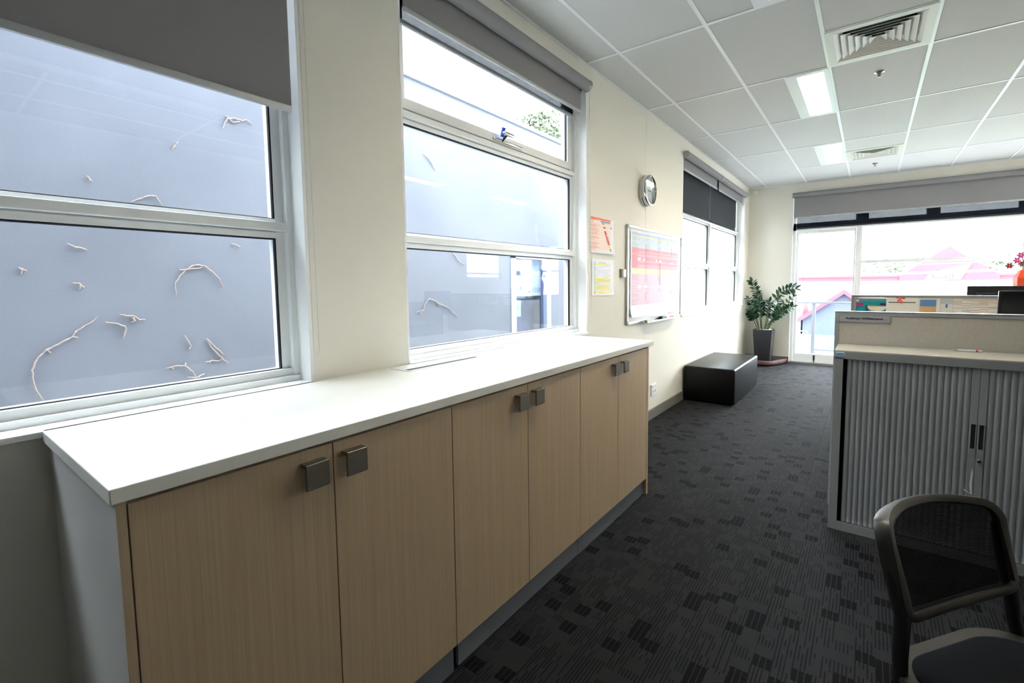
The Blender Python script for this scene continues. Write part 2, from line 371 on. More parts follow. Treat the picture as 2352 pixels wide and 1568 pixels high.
def window(n, y0, y1, mulls, sash=True):
    """aluminium window in the left wall; glass at x=-0.13, frame face at x=-0.085"""
    yc = (y0+y1)/2; w_ = thing('window_%d' % n, (-0.12, yc, SILL), kind='structure')
    z0, z1 = SILL, HEAD-0.012; a, b = y0+0.012, y1-0.012
    fr = MB()
    for s, e in ((a, 1), (b, -1)):
        def bar(u, v, xf): fr.box(-0.17, xf, min(s+e*u, s+e*v), max(s+e*u, s+e*v), z0, z1)
        bar(0, 0.024, -0.085); bar(0.024, 0.056, -0.112)
    fr.box(-0.17, -0.075, a, b, z0, z0+0.022).box(-0.17, -0.095, a, b, z0+0.022, z0+0.05)
    fr.box(-0.17, -0.085, a, b, z1-0.03, z1).box(-0.17, -0.112, a, b, z1-0.06, z1-0.03)
    part('frame', fr, alu_m, w_)
    cols = [a+0.056] + [q for m_ in mulls for q in (m_-0.045, m_+0.045)] + [b-0.056]
    for m_ in mulls:
        part('mullion', MB().box(-0.17, -0.112, m_-0.045, m_+0.045, z0+0.05, z1-0.06).box(-0.112, -0.088, m_-0.025, m_+0.025, z0+0.05, z1-0.06), alu_m, w_)
    rows = [(z0+0.05, 1.617), (1.693, 2.238), (2.305, z1-0.06)]
    for (zb, zt), big in (((1.617, 1.693), False), ((2.238, 2.305), True)):
        h = zt-zb
        part('transom', MB().box(-0.17, -0.114, a+0.03, b-0.03, zb, zt).box(-0.114, -0.086, a+0.024, b-0.024, zb+0.36*h, zb+0.80*h, 0.003).box(-0.114, -0.104, a+0.056, b-0.056, zb, zb+0.28*h), alu_m, w_)
    for c in range(0, len(cols), 2):
        for r, (zb, zt) in enumerate(rows):
            ya, yb = cols[c], cols[c+1]
            if r == 2 and sash:
                q = 0.044; sm = MB()
                sm.box(-0.165, -0.105, ya+0.006, yb-0.006, zb+0.004, zb+q+0.01).box(-0.165, -0.105, ya+0.006, yb-0.006, zt-q, zt-0.004)
                sm.box(-0.165, -0.105, ya+0.006, ya+q, zb+q+0.01, zt-q).box(-0.165, -0.105, yb-q, yb-0.006, zb+q+0.01, zt-q)
                so = part('sash', sm, alu_m, w_)
                part('gasket', MB().box(-0.15, -0.112, ya, ya+0.006, zb, zt).box(-0.15, -0.112, yb-0.006, yb, zb, zt), rub_m, so)
                ya, yb, zb, zt = ya+q, yb-q, zb+q+0.01, zt-q
            g = 0.006
            p = part('pane', MB().box(-0.134, -0.128, ya, yb, zb, zt), glass_m, w_)
            part('gasket', MB().box(-0.13, -0.117, ya, ya+g, zb, zt).box(-0.13, -0.117, yb-g, yb, zb, zt).box(-0.13, -0.117, ya+g, yb-g, zt-g, zt).box(-0.13, -0.117, ya+g, yb-g, zb, zb+0.003), rub_m, p)
    return w_
window(1, *W1, []); win2 = window(2, *W2, []); window(3, *W3, [6.895])
# awning catch on window 2
hb = part('catch', MB().box(-0.106, -0.092, 2.05, 2.34, 2.318, 2.332, 0.003).cyl((-0.1, 2.13, 2.325), (-0.06, 2.14, 2.365), 0.011, n=12).box(-0.075, -0.05, 2.10, 2.20, 2.352, 2.372, 0.006), chrome_m, win2, True)
part('catch_lock', MB().cyl((-0.085, 2.115, 2.345), (-0.06, 2.105, 2.395), 0.012, n=12), mat('blue_plastic', C(40, 84, 200), 0.4), hb, True)

# back glazing and door
wb = thing('window_4', (3.05, D+0.08, 0), kind='structure')
fy0, fy1 = D+0.07, D+0.15
part('frame', MB().box(GX0, GX0+0.045, fy0, fy1, 0, 2.93).box(GX1-0.05, GX1, fy0, fy1, 0, 2.93).box(GX0, GX1, fy0, fy1, 2.88, 2.93).box(GX0, GX1, fy0, fy1, 2.30, 2.42), alu_m, wb)
for x0, x1 in ((1.60, 1.68), (3.50, 3.57)): part('mullion', MB().box(x0, x1, fy0-0.01, fy1, 0, 2.31), alu_m, wb)
for x0, x1 in ((1.585, 1.755), (2.46, 2.62), (3.44, 3.6)): part('mullion', MB().box(x0, x1, fy0+0.01, fy1, 2.42, 2.88), alu_m, wb)
for x0, x1 in ((1.68, 3.50), (3.57, GX1-0.05)):
    part('transom', MB().box(x0, x1, fy0, fy1, 1.712, 1.758), alu_m, wb); part('transom', MB().box(x0, x1, fy0, fy1, 0.70, 0.78), alu_m, wb)
    part('lower_panel', MB().box(x0, x1, fy0+0.01, fy1, 0.0, 0.70), alu_m, wb)
    part('pane', MB().box(x0, x1, fy0+0.05, fy0+0.056, 0.78, 1.712), glass_m, wb); part('pane', MB().box(x0, x1, fy0+0.05, fy0+0.056, 1.758, 2.30), glass_m, wb)
for x0, x1 in ((GX0+0.045, 1.585), (1.755, 2.46), (2.62, 3.44), (3.6, GX1-0.05)):
    part('pane', MB().box(x0, x1, fy0+0.05, fy0+0.056, 2.42, 2.88), glass_m, wb)
dr = thing('door_1', (1.17, D+0.06, 0), kind='structure')
part('door_leaf', MB().box(GX0+0.05, 0.79, fy0, fy0+0.05, 0.03, 2.295).box(1.575, 1.598, fy0, fy0+0.05, 0.03, 2.295).box(0.79, 1.575, fy0, fy0+0.05, 2.24, 2.295).box(0.79, 1.575, fy0, fy0+0.05, 0.03, 0.175), alu_m, dr)
part('pane', MB().box(0.79, 1.575, fy0+0.022, fy0+0.028, 0.175, 2.24), glass_m, dr)
part('threshold', MB().box(GX0, 1.62, D-0.01, fy1, 0.0, 0.03), base_m, dr)
part('floor_bolt', MB().box(1.06, 1.085, fy0-0.018, fy0, 0.07, 0.16, 0.004).cyl((1.0725, fy0-0.012, 0.02), (1.0725, fy0-0.012, 0.14), 0.007, n=10), blkmet_m, dr)
part('closer', MB().box(0.75, 1.06, fy0-0.02, fy0, 2.26, 2.295, 0.003), white_m, dr)
solo('trim_9', MB().box(GX0-0.012, GX0+0.002, D-0.012, D+0.1, 0, 2.93), alu_m, kind='structure')
w5 = thing('window_5', (RW+0.08, 7.27, 1.55), kind='structure')
part('frame', MB().box(RW+0.04, RW+0.1, RWIN[0], RWIN[0]+0.04, RWIN[2], RWIN[3]).box(RW+0.04, RW+0.1, RWIN[1]-0.04, RWIN[1], RWIN[2], RWIN[3]).box(RW+0.04, RW+0.1, RWIN[0], RWIN[1], RWIN[2], RWIN[2]+0.04).box(RW+0.04, RW+0.1, RWIN[0], RWIN[1], RWIN[3]-0.04, RWIN[3]).box(RW+0.04, RW+0.1, RWIN[0], RWIN[1], RWIN[2]+0.09, RWIN[2]+0.13), alu_m, w5)
part('pane', MB().box(RW+0.07, RW+0.076, RWIN[0]+0.04, RWIN[1]-0.04, RWIN[2]+0.04, RWIN[3]-0.04), glass_m, w5)

# ------------------------------------------------------------------ worktop and cabinets
CF, CD, CE = 0.653, 0.638, 2.786
wt = thing('worktop', (0.33, 1.39, 1.008), 'long white laminate worktop running under the two near windows', 'worktop')
part('slab', MB().box(0.0, CF, 0.0, CE, 1.009, SILL, 0.0025), top_m, wt)
fp = part('cable_flap', MB().box(0.035, 0.165, 1.125, 1.62, SILL, SILL+0.0025, 0.001), white_m, wt)
part('slot', MB().box(0.122, 0.150, 1.14, 1.60, SILL+0.0026, SILL+0.0032), rub_m, fp)
js = [0.028, 0.4675, 0.9195, 1.372, 1.8236, 2.2707, 2.712]
labs = ['two-door oak laminate cupboard nearest the camera with white side panel', 'middle two-door oak laminate cupboard under the white worktop', 'two-door oak laminate cupboard at the far end of the worktop']
for u in range(3):
    a, m_, b = js[2*u], js[2*u+1], js[2*u+2]
    cb = thing('storage_cupboard', (0.33, (a+b)/2, 0), labs[u], 'cupboard', 'oak cupboards under the worktop')
    ca, ce = (a if u else 0.031), (b if u < 2 else b)
    part('carcass', MB().box(0.02, CD-0.022, ca+0.001, ce-0.001, 0.115, 1.007), cup_m, cb)
    if u == 0:
        part('side_panel', MB().box(0.02, CD-0.004, 0.011, 0.028, 0.0, 1.007), cup_m, cb)
        part('edge_strip', MB().box(CD-0.004, CD, 0.011, 0.0262, 0.0, 1.007), wood_m, cb)
    if u == 2: part('side_panel', MB().box(0.02, CD, b+0.003, b+0.027, 0.0, 1.007), wood_m, cb)
    for k, (p, q) in enumerate(((a, m_), (m_, b))):
        d_ = part('door', MB().box(CD-0.02, CD, p+0.0016, q-0.0016, 0.112, 0.998, 0.0008, 1), wood_m, cb)
        hy0 = q-0.112+0.028 if k == 0 else p+0.027
        hy0 = q-0.092 if k == 0 else p+0.024
        part('handle', MB().box(CD, CD+0.028, hy0, hy0+0.064, 0.958, 0.968, 0.001, 1).box(CD+0.022, CD+0.030, hy0, hy0+0.064, 0.900, 0.968, 0.001, 1), nick_m, d_)
    part('kickboard', MB().box(CD-0.032, CD-0.018, a+0.002+(0.02 if u == 1 else 0), b-0.002, 0.004+0.004*(u == 1), 0.112), kick_m, cb)

# ------------------------------------------------------------------ roller blinds
def bead_chain(pts, parent, rad=0.0022, step=0.006):
    mb = MB(); L_ = [Vector(p) for p in pts]
    proto = bmesh.new(); bmesh.ops.create_icosphere(proto, subdivisions=1, radius=rad); vs = [v.co.copy() for v in proto.verts]; fs = [[v.index for v in f.verts] for f in proto.faces]; proto.free()
    acc = 0.0
    for a, b in zip(L_, L_[1:]):
        n = max(1, int((b-a).length/step))
        for i in range(n):
            c = a.lerp(b, i/n); q = [mb.bm.verts.new(c+v) for v in vs]
            for f in fs: mb.bm.faces.new([q[i_] for i_ in f])
    return part('bead_chain', mb, mat('chain_beads', C(190, 194, 192), 0.35) if 'chain_beads' not in MATS else MATS['chain_beads'], parent, kind='stuff')
def blind(label, y0, y1, x, zr, zb, fab, rr=0.042, back=True, chain=None, axis='y', dark_rail=False):
    """roller along y (left wall) or x (back wall); fabric drops behind the roll"""
    mid = (y0+y1)/2
    P = (lambda a, b, c: (a, b, c)) if axis == 'y' else (lambda a, b, c: (b, D-a, c))
    def bx(mb, a0, a1, b0, b1, c0, c1, bev=0.0):
        if axis == 'y': return mb.box(a0, a1, b0, b1, c0, c1, bev)
        return mb.box(b0, b1, D-a1, D-a0, c0, c1, bev)
    t = thing('roller_blind', P(x, mid, zb), label, 'blind', 'roller blinds')
    part('roll', MB().cyl(P(x, y0+0.012, zr), P(x, y1-0.012, zr), rr, n=28), fab, t, True)
    xf = x-rr+0.002
    part('fabric', bx(MB(), xf-0.0005, xf+0.0005, y0+0.03, y1-0.045, zb+0.01, zr), fab, t)
    part('bottom_rail', bx(MB(), xf-0.008, xf+0.008, y0+0.03, y1-0.045, zb-0.012, zb+0.014, 0.006), MATS['charcoal_blockout_fabric'] if dark_rail else bar_m, t, True)
    for e, f in ((y0, y0+0.012), (y1-0.012, y1)):
        part('end_cap', MB().cyl(P(x, e, zr), P(x, f, zr), rr+0.002, n=28), bar_m, t, True)
    if chain:
        ye, zl, g = chain
        bead_chain([P(x+rr-0.004, ye, zr), P(x+rr-0.004, ye+g, zl+0.02), P(x+rr-0.004, ye+g+0.004, zl), P(x+rr-0.004, ye+g+0.018, zl), P(x+rr-0.004, ye+g+0.022, zl+0.02), P(x+rr-0.012, ye+0.022, zr)], t)
    return t
blind('grey roller blind drawn halfway down the nearest window', W1[0]+0.02, W1[1]+0.008, 0.035, 2.905, 2.098, blind_m, chain=(0.741, 1.16, 0.0))
blind('short grey roller blind at the head of the middle window', W2[0]+0.005, W2[1]-0.045, 0.035, 2.905, 2.715, blind_m, chain=(2.955, 1.2, 0.0))
blind('dark mesh blind behind the grey one at the middle window', W2[0]+0.015, W2[1]-0.03, -0.052, 2.905, 2.70, mesh_blind_m, rr=0.03, dark_rail=False)
blind('grey roller blind over the left half of the far window beside the clock', W3[0]+0.005, 6.925, 0.035, 2.905, 2.752, blind_m)
blind('grey roller blind over the right half of the far window near the corner', 6.935, W3[1]-0.10, 0.035, 2.905, 2.752, blind_m)
blind('charcoal blockout blind on the left half of the far window', W3[0]+0.012, 6.790, -0.05, 2.885, 2.30, dark_m, rr=0.03, dark_rail=True)
blind('charcoal blockout blind on the right half of the far window', 6.798, W3[1]-0.29, -0.05, 2.885, 2.30, dark_m, rr=0.03, dark_rail=True)
blind('wide grey roller blind across the end wall above the glass door', 0.685, 4.43, 0.045, 2.885, 2.512, blind_m, rr=0.04, axis='x')
blind('dark mesh blind showing below the wide grey blind at the end wall', GX0+0.02, 4.41, -0.034, 2.86, 2.335, mesh_blind_m, rr=0.025, axis='x', dark_rail=True)

# ------------------------------------------------------------------ ceiling fittings
lab = ['recessed fluorescent ceiling light just overhead at the top edge', 'lit recessed fluorescent ceiling light nearest the square air vent', 'lit recessed fluorescent ceiling light farthest away near the end wall', 'added out-of-view ceiling light above the first desk', 'added out-of-view ceiling light above the far desk']
for (x0, x1, y0, y1), lb in zip(LIGHTS, lab):
    t = thing('ceiling_light', ((x0+x1)/2, (y0+y1)/2, CH), lb, 'ceiling light', 'recessed ceiling lights')
    lx0, lx1, ly0, ly1 = x0+0.069, x0+0.255, y0+0.05, y1-0.05
    part('frame', MB().box(x0, lx0, y0, y1, CH-0.006, CH+0.004).box(lx1, x1, y0, y1, CH-0.006, CH+0.004).box(lx0, lx1, y0, ly0, CH-0.006, CH+0.004).box(lx0, lx1, ly1, y1, CH-0.006, CH+0.004), tee_m, t)
    part('housing', MB().box(lx0-0.002, lx0, ly0, ly1, CH, CH+0.08).box(lx1, lx1+0.002, ly0, ly1, CH, CH+0.08).box(lx0, lx1, ly0-0.002, ly0, CH, CH+0.08).box(lx0, lx1, ly1, ly1+0.002, CH, CH+0.08).box(lx0, lx1, ly0, ly1, CH+0.08, CH+0.084), lite_m, t)
    for xx in (x0+0.117, x0+0.207): part('tube', MB().cyl((xx, ly0+0.01, CH+0.05), (xx, ly1-0.01, CH+0.05), 0.026, n=16), lamp_m, t, True)
    lv = MB().box(x0+0.159, x0+0.165, ly0, ly1, CH-0.003, CH+0.02); n = 26
    for i in range(n):
        yy = ly0+(i+0.5)*(ly1-ly0)/n; lv.box(lx0, lx1, yy-0.0015, yy+0.0015, CH-0.002, CH+0.018)
    part('louvre', lv, lite_m, t, kind='stuff')
for (x0, x1, y0, y1), lb in zip(VENTS, ['square white ceiling air vent nearest the camera', 'square white ceiling air vent farther off near the end wall']):
    t = thing('air_vent', ((x0+x1)/2, (y0+y1)/2, CH), lb, 'air vent', 'ceiling air vents')
    cx, cy = (x0+x1)/2, (y0+y1)/2
    h0 = 0.2975; h1 = 0.248
    part('border', MB().box(x0, x1, y0, cy-h1, CH-0.005, CH+0.004).box(x0, x1, cy+h1, y1, CH-0.005, CH+0.004).box(x0, cx-h1, cy-h1, cy+h1, CH-0.005, CH+0.004).box(cx+h1, x1, cy-h1, cy+h1, CH-0.005, CH+0.004), vent_m, t)
    part('duct_box', MB().box(cx-h1, cx+h1, cy-h1, cy+h1, CH+0.075, CH+0.08).box(cx-h1-0.003, cx-h1, cy-h1, cy+h1, CH, CH+0.08).box(cx+h1, cx+h1+0.003, cy-h1, cy+h1, CH, CH+0.08).box(cx-h1, cx+h1, cy-h1-0.003, cy-h1, CH, CH+0.08).box(cx-h1, cx+h1, cy+h1, cy+h1+0.003, CH, CH+0.08), dvoid_m, t)
    for r in range(6):
        o_ = h1-r*0.040; i_ = o_-0.050; zl, zh = CH-0.006, CH+0.021; mb = MB()
        if i_ < 0.004: i_ = 0.004
        def sq(h, z): return [(cx-h, cy-h, z), (cx+h, cy-h, z), (cx+h, cy+h, z), (cx-h, cy+h, z)]
        A, B = sq(o_, zl), sq(i_, zh); A2, B2 = sq(o_-0.003, zl), sq(i_-0.003, zh)
        for k in range(4):
            k2 = (k+1) % 4
            mb.hexa([A[k], A[k2], A2[k2], A2[k], B[k], B[k2], B2[k2], B2[k]])
        part('louvre_ring', mb, vent_m, t)
for (px, py), lb in zip(((1.805, 4.56), (1.803, 8.16)), ['chrome ceiling sprinkler head just past the near air vent', 'small ceiling sprinkler head beyond the far air vent']):
    t = thing('sprinkler_head', (px, py, CH), lb, 'sprinkler', 'ceiling sprinklers')
    part('escutcheon', MB().lathe([(0.036, 0.002), (0.034, -0.006), (0.018, -0.010), (0.016, -0.002)], (px, py, CH), 'z', 20), chrome_m, t, True)
    part('pin', MB().cyl((px, py, CH), (px, py, CH-0.04), 0.006, n=10).cyl((px, py, CH-0.04), (px, py, CH-0.043), 0.016, n=12).cyl((px-0.012, py, CH-0.008), (px-0.004, py, CH-0.042), 0.002, n=6).cyl((px+0.012, py, CH-0.008), (px+0.004, py, CH-0.042), 0.002, n=6), nick_m, t)
t = thing('motion_sensor', (0.12, D-0.03, 3.0), 'small white motion sensor high in the far corner', 'sensor')
part('bracket', MB().cyl((0.12, D, 3.04), (0.12, D-0.04, 3.03), 0.014, n=10), white_m, t)
part('body', MB().box(0.093, 0.147, D-0.075, D-0.03, 2.965, 3.045, 0.012), white_m, t, True)

# ------------------------------------------------------------------ wall items
ck = thing('wall_clock', (0.0, 4.21, 2.17), 'round chrome wall clock above the whiteboard', 'clock')
cc = (0.001, 4.205, 2.317); R0 = 0.148
part('case', MB().lathe([(R0*0.93, 0.0), (R0, 0.004), (R0, 0.02), (R0*0.965, 0.026), (R0*0.965, 0.034), (R0, 0.040), (R0, 0.056), (R0*0.97, 0.066), (R0*0.90, 0.070), (R0*0.88, 0.062), (R0*0.88, 0.034), (0.0, 0.034)], cc, 'x', 48), chrome_m, ck, True)
fc = part('dial', MB().lathe([(R0*0.875, 0.0345), (R0*0.875, 0.036), (0, 0.036)], cc, 'x', 40), mat('clock_dial', C(214, 216, 218), 0.4), ck)
for h in range(12):
    a = h*math.pi/6; r0, r1 = R0*0.70, R0*0.82
    part('hour_mark', MB().tube([(cc[0]+0.0365, cc[1]+math.sin(a)*r0, cc[2]+math.cos(a)*r0), (cc[0]+0.0365, cc[1]+math.sin(a)*r1, cc[2]+math.cos(a)*r1)], 0.0016, 5), mat('clock_marks', C(120, 122, 128), 0.4) if 'clock_marks' not in MATS else MATS['clock_marks'], fc)
for ln, ang, rr in ((0.075, 1.5, 0.003), (0.105, 1.62, 0.002)):
    part('hand', MB().tube([(cc[0]+0.040, cc[1]-math.sin(ang)*0.02, cc[2]-math.cos(ang)*0.02), (cc[0]+0.040, cc[1]+math.sin(ang)*ln, cc[2]+math.cos(ang)*ln)], rr, 6), ink_m, fc)
part('hub', MB().cyl((cc[0]+0.036, cc[1], cc[2]), (cc[0]+0.044, cc[1], cc[2]), 0.006, n=10), ink_m, fc)
part('cover_glass', MB().lathe([(R0*0.885, 0.060), (R0*0.885, 0.062), (R0*0.5, 0.066), (0, 0.0675)], cc, 'x', 40), glass_m, ck, True)

def sheet(name, P, u, v, nrm, wd, ht, nu, nv, colf, bend, label, cat, group=None, wav=None):
    """printed sheet: P = lower-left corner, u,v unit vectors; colf(u,v) in sRGB; bend(u,v) = stand-off along nrm"""
    P, u, v, nrm = map(Vector, (P, u, v, nrm)); bm = bmesh.new(); lay = bm.loops.layers.float_color.new('ink')
    g = [[bm.verts.new(P+u*(wd*i/nu)+v*(ht*j/nv)+nrm*bend(i/nu, j/nv)) for j in range(nv+1)] for i in range(nu+1)]
    for i in range(nu):
        for j in range(nv):
            f = bm.faces.new((g[i][j], g[i+1][j], g[i+1][j+1], g[i][j+1])); c = C(*colf((i+0.5)/nu, (j+0.5)/nv)); f.smooth = True
            for l in f.loops: l[lay] = c
    me = bpy.data.meshes.new(name); bm.to_mesh(me); bm.free(); me.materials.append(print_m)
    me.transform(Matrix.Translation(-P)); o = bpy.data.objects.new(name, me); COL.objects.link(o); o.location = P
    return tag(o, label, cat, group)
def hsh(*a):
    x = math.sin(sum(q*k for q, k in zip(a, (12.9898, 78.233, 37.719))))*43758.5453; return x-math.floor(x)
# whiteboard
b0, b1, zb0, zb1 = 3.772, 5.285, 1.042, 1.957
bd = thing('whiteboard', (0.01, (b0+b1)/2, zb0), 'whiteboard with aluminium frame covered by a pink chart', 'whiteboard')
part('panel', MB().box(0.004, 0.014, b0+0.01, b1-0.01, zb0+0.01, zb1-0.01), mat('whiteboard_enamel', C(236, 237, 236), 0.15), bd)
part('frame', MB().box(0.003, 0.022, b0, b0+0.022, zb0, zb1, 0.003).box(0.003, 0.022, b1-0.022, b1, zb0, zb1, 0.003).box(0.003, 0.022, b0+0.02, b1-0.02, zb0, zb0+0.022, 0.003).box(0.003, 0.022, b0+0.02, b1-0.02, zb1-0.022, zb1, 0.003), mat('anodised_frame', C(188, 192, 194), 0.35, metal=0.5), bd)
for yy in (b0, b1-0.034):
    for zz in (zb0, zb1-0.034): part('corner_cap', MB().box(0.002, 0.026, yy-0.002, yy+0.036, zz-0.002, zz+0.036, 0.006), mat('corner_plastic', C(176, 182, 170), 0.5), bd, True)
part('pen_tray', MB().box(0.022, 0.085, 4.10, 5.06, zb0-0.003, zb0+0.003).box(0.081, 0.085, 4.10, 5.06, zb0+0.003, zb0+0.012), MATS['anodised_frame'], bd)
def chart(u, v):
    z = 1.105+v*(1.913-1.105); r = int(z/0.0125); fine = (z/0.0125) % 1.0
    if z > 1.903: c = (238, 240, 242)
    elif z > 1.874: c = (186, 204, 226)
    elif z > 1.862: c = (226, 228, 176)
    elif z > 1.757: c = (206, 214, 224)
    elif z > 1.562: c = (240, 150, 162) if u < 0.12 or hsh(r, 3) > 0.75 else (242, 168, 180)
    elif z > 1.511: c = (238, 237, 184)
    elif z > 1.216: c = (242, 196, 211)
    else: return (238, 239, 241)
    if u > 0.955: return (236, 238, 240)
    if u < 0.015: return (236, 238, 240)
    for a, w_, d_ in ((0.03, 0.13, 0.16), (0.28, 0.05, 0.14), (0.50, 0.03, 0.3), (0.62, 0.014, 0.36), (0.67, 0.014, 0.36), (0.70, 0.02, 0.3), (0.78, 0.02, 0.25)):
        if a < u < a+w_*(0.5+0.6*hsh(r, a)) and fine < 0.5 and (a < 0.4 or z > 1.45) and hsh(r, a, 2) > 0.2: c = tuple(q*(1-0.6*d_) for q in c)
    for a, q0, q1 in ((0.265, 1.25, 1.9), (0.545, 1.32, 1.88), (0.80, 1.30, 1.80)):
        if abs(u-a) < 0.005 and q0 < z < q1 and hsh(int(z*30), a) > 0.35: c = tuple(q*0.80 for q in c)
    if abs(u-0.545) < 0.007 and 1.38 < z < 1.66: c = (206, 70, 86)
    for a, z_, w_ in ((0.15, 1.655, 0.05), (0.24, 1.65, 0.02), (0.48, 1.65, 0.025), (0.55, 1.647, 0.045), (0.81, 1.64, 0.035), (0.16, 1.39, 0.05), (0.27, 1.39, 0.06), (0.53, 1.385, 0.06), (0.81, 1.385, 0.04)):
        if abs(u-a) < w_/2 and abs(z-z_) < 0.012: c = (250, 228, 232)
    if abs(z-1.389) < 0.004: c = tuple(min(255, q*1.07) for q in c)
    return c
def cbend(u, v): return 0.002+0.003*(1+math.sin(u*23))*(0.3+v*0.4) + (0.022*(1-v/0.14)**2*(0.6+0.5*math.sin(u*17+0.6)) if v < 0.14 else 0)
sheet('under_sheet', (0.0155, 4.86, 1.075), (0, 1, 0), (0, 0, 1), (1, 0, 0), 0.395, 0.42, 8, 10, lambda u, v: (246, 196, 192), lambda u, v: 0.0, 'pale pink paper sheet showing at the lower right of the whiteboard', 'paper')
sheet('wall_chart', (0.0175, 3.835, 1.105), (0, 1, 0), (0, 0, 1), (1, 0, 0), 1.375, 0.808, 180, 130, chart, cbend, 'large taped pink and yellow planning chart on the whiteboard', 'chart')
def pap1(u, v):
    if u > 0.86 or v < 0.07:
        if 0.86 < u < 0.90 and 0.62 < v < 0.86 and hsh(int(v*40)) > 0.6: return random.choice([(180, 60, 60), (70, 90, 80), (200, 190, 70)])
        return (238, 236, 238)
    if v > 0.945: return (240, 112, 62)
    if 0.42 < u < 0.84 and 0.865 < v < 0.925: return (74, 132, 176) if int((v-0.865)/0.0086) % 2 == 0 else (180, 208, 224)
    r = int(v*26); k = (25-r)
    a = 0.42+k*0.017; 
    if r < 23 and a < u < a+0.05+0.06*hsh(r, 5) and hsh(r, 9) > 0.25:
        if 4 < r < 7: return (236, 218, 60)
        if r <= 4: return (120, 140, 140)
        return (214, 62, 52)
    if u < 0.36 and (v*26) % 1.0 < 0.35 and u < 0.1+0.25*hsh(r, 2): return (226, 160, 142)
    if u < 0.36 and (v*26) % 1.0 > 0.85: return (236, 184, 164)
    return (246, 219, 205) if r % 2 else (249, 226, 214)
def pap2(u, v):
    if not (0.08 < u < 0.84 and 0.04 < v < 0.93): return (238, 238, 242)
    if u < 0.15: return (196, 200, 224) if v > 0.72 else ((196, 222, 186) if v > 0.12 else (236, 170, 130))
    r = int(v*30); fine = (v*30) % 1
    if v > 0.895: return (150, 150, 158) if 0.28 < u < 0.62 and fine < 0.4 else (240, 236, 240)
    yel = r in (1, 2, 25) or 11 <= r <= 13 or r in (5, 7)
    c = (240, 226, 92) if yel else (234, 235, 240)
    if r in (4, 8, 14): c = (244, 238, 170)
    if fine < 0.35 and hsh(r, int(u*4)) > 0.4: c = tuple(q*0.86 for q in c)
    return c
sheet('printed_schedule', (0.003, 3.105, 1.672), (0, 1, 0), (0, 0, 1), (1, 0, 0), 0.405, 0.285, 70, 70, pap1, lambda u, v: 0.001+0.016*max(0, 0.3-v)**2*8*(0.4+u)+0.004*u, 'orange headed printed timeline sheet taped to the wall', 'paper', 'sheets taped to the wall')
sheet('printed_list', (0.003, 3.125, 1.326), (0, 1, 0), (0, 0, 1), (1, 0, 0), 0.395, 0.298, 60, 90, pap2, lambda u, v: 0.001+0.003*math.sin(u*3)+0.006*max(0, 0.2-v), 'yellow highlighted list taped below the orange sheet', 'paper', 'sheets taped to the wall')
def marker(y, x, z, ang, cap, body, label, ln=0.125):
    t = thing('marker_pen', (x, y, z), label, 'marker', 'pens on the whiteboard tray')
    dx, dy = math.sin(ang), math.cos(ang); p = lambda s: (x+dx*s, y+dy*s, z+0.008)
    part('barrel', MB().cyl(p(-ln/2), p(ln*0.18), 0.0078, n=12), body, t, True); part('cap', MB().cyl(p(ln*0.18), p(ln/2), 0.0085, n=12), cap, t, True)
mwh = mat('pen_white', C(236, 236, 236), 0.35); myel = mat('pen_yellow', C(228, 226, 70), 0.4); mred = mat('pen_red', C(196, 30, 44), 0.4); mgr = mat('pen_green', C(20, 130, 84), 0.4)
marker(4.19, 0.05, zb0+0.003, math.pi-0.1, blk_m, myel, 'black capped yellow marker on the left of the whiteboard tray', 0.14)
marker(4.33, 0.055, zb0+0.003, 0.12, mat('pen_blue', C(60, 90, 190), 0.4), mwh, 'white marker with blue cap beside the yellow one on the tray')
marker(4.78, 0.05, zb0+0.003, 0.05, mred, mwh, 'white marker with red cap right of the eraser'); marker(4.98, 0.05, zb0+0.003, -0.05, mgr, mwh, 'white marker with green cap at the right end of the tray')
t = thing('board_eraser', (0.05, 4.60, zb0+0.003), 'dark whiteboard eraser in the middle of the tray', 'eraser')
part('felt', MB().box(0.03, 0.075, 4.53, 4.67, zb0+0.0035, zb0+0.018), blk_m, t); part('grip', MB().box(0.032, 0.073, 4.532, 4.668, zb0+0.018, zb0+0.034, 0.004), mat('eraser_grey', C(70, 68, 66), 0.5), t)
t = thing('thermostat', (0.0, 3.683, 1.48), 'small white thermostat on the wall between sheets and whiteboard', 'thermostat')
part('back_plate', MB().box(0.0, 0.012, 3.648, 3.722, 1.476, 1.552, 0.003), mat('olive_grey_plastic', C(150, 148, 128), 0.5), t); part('cover', MB().box(0.012, 0.03, 3.668, 3.722, 1.478, 1.550, 0.004), white_m, t, True)
t = thing('power_outlet', (0.0, 4.49, 0.24), 'white double power outlet low on the wall past the cupboards', 'outlet')
op = part('plate', MB().box(0.0, 0.012, 4.415, 4.55, 0.245, 0.365, 0.003), white_m, t)
for yy in (4.45, 4.515):
    part('switch', MB().box(0.012, 0.017, yy-0.01, yy+0.01, 0.33, 0.352, 0.001), white_m, op); part('socket', MB().box(0.0121, 0.0128, yy-0.008, yy-0.004, 0.28, 0.30).box(0.0121, 0.0128, yy+0.004, yy+0.008, 0.28, 0.30), ink_m, op)

# ------------------------------------------------------------------ ottoman, plant, draught stopper
t = thing('ottoman', (0.31, 6.1, 0), 'large black leather ottoman against the left wall', 'ottoman')
part('body', MB().box(0.018, 0.602, 5.425, 6.77, 0.012, 0.425, 0.022, 4), leather_m, t, True)
for xx in (0.07, 0.55):
    for yy in (5.52, 6.71): part('foot', MB().cyl((xx, yy, 0), (xx, yy, 0.02), 0.02, n=12), blk_m, t)

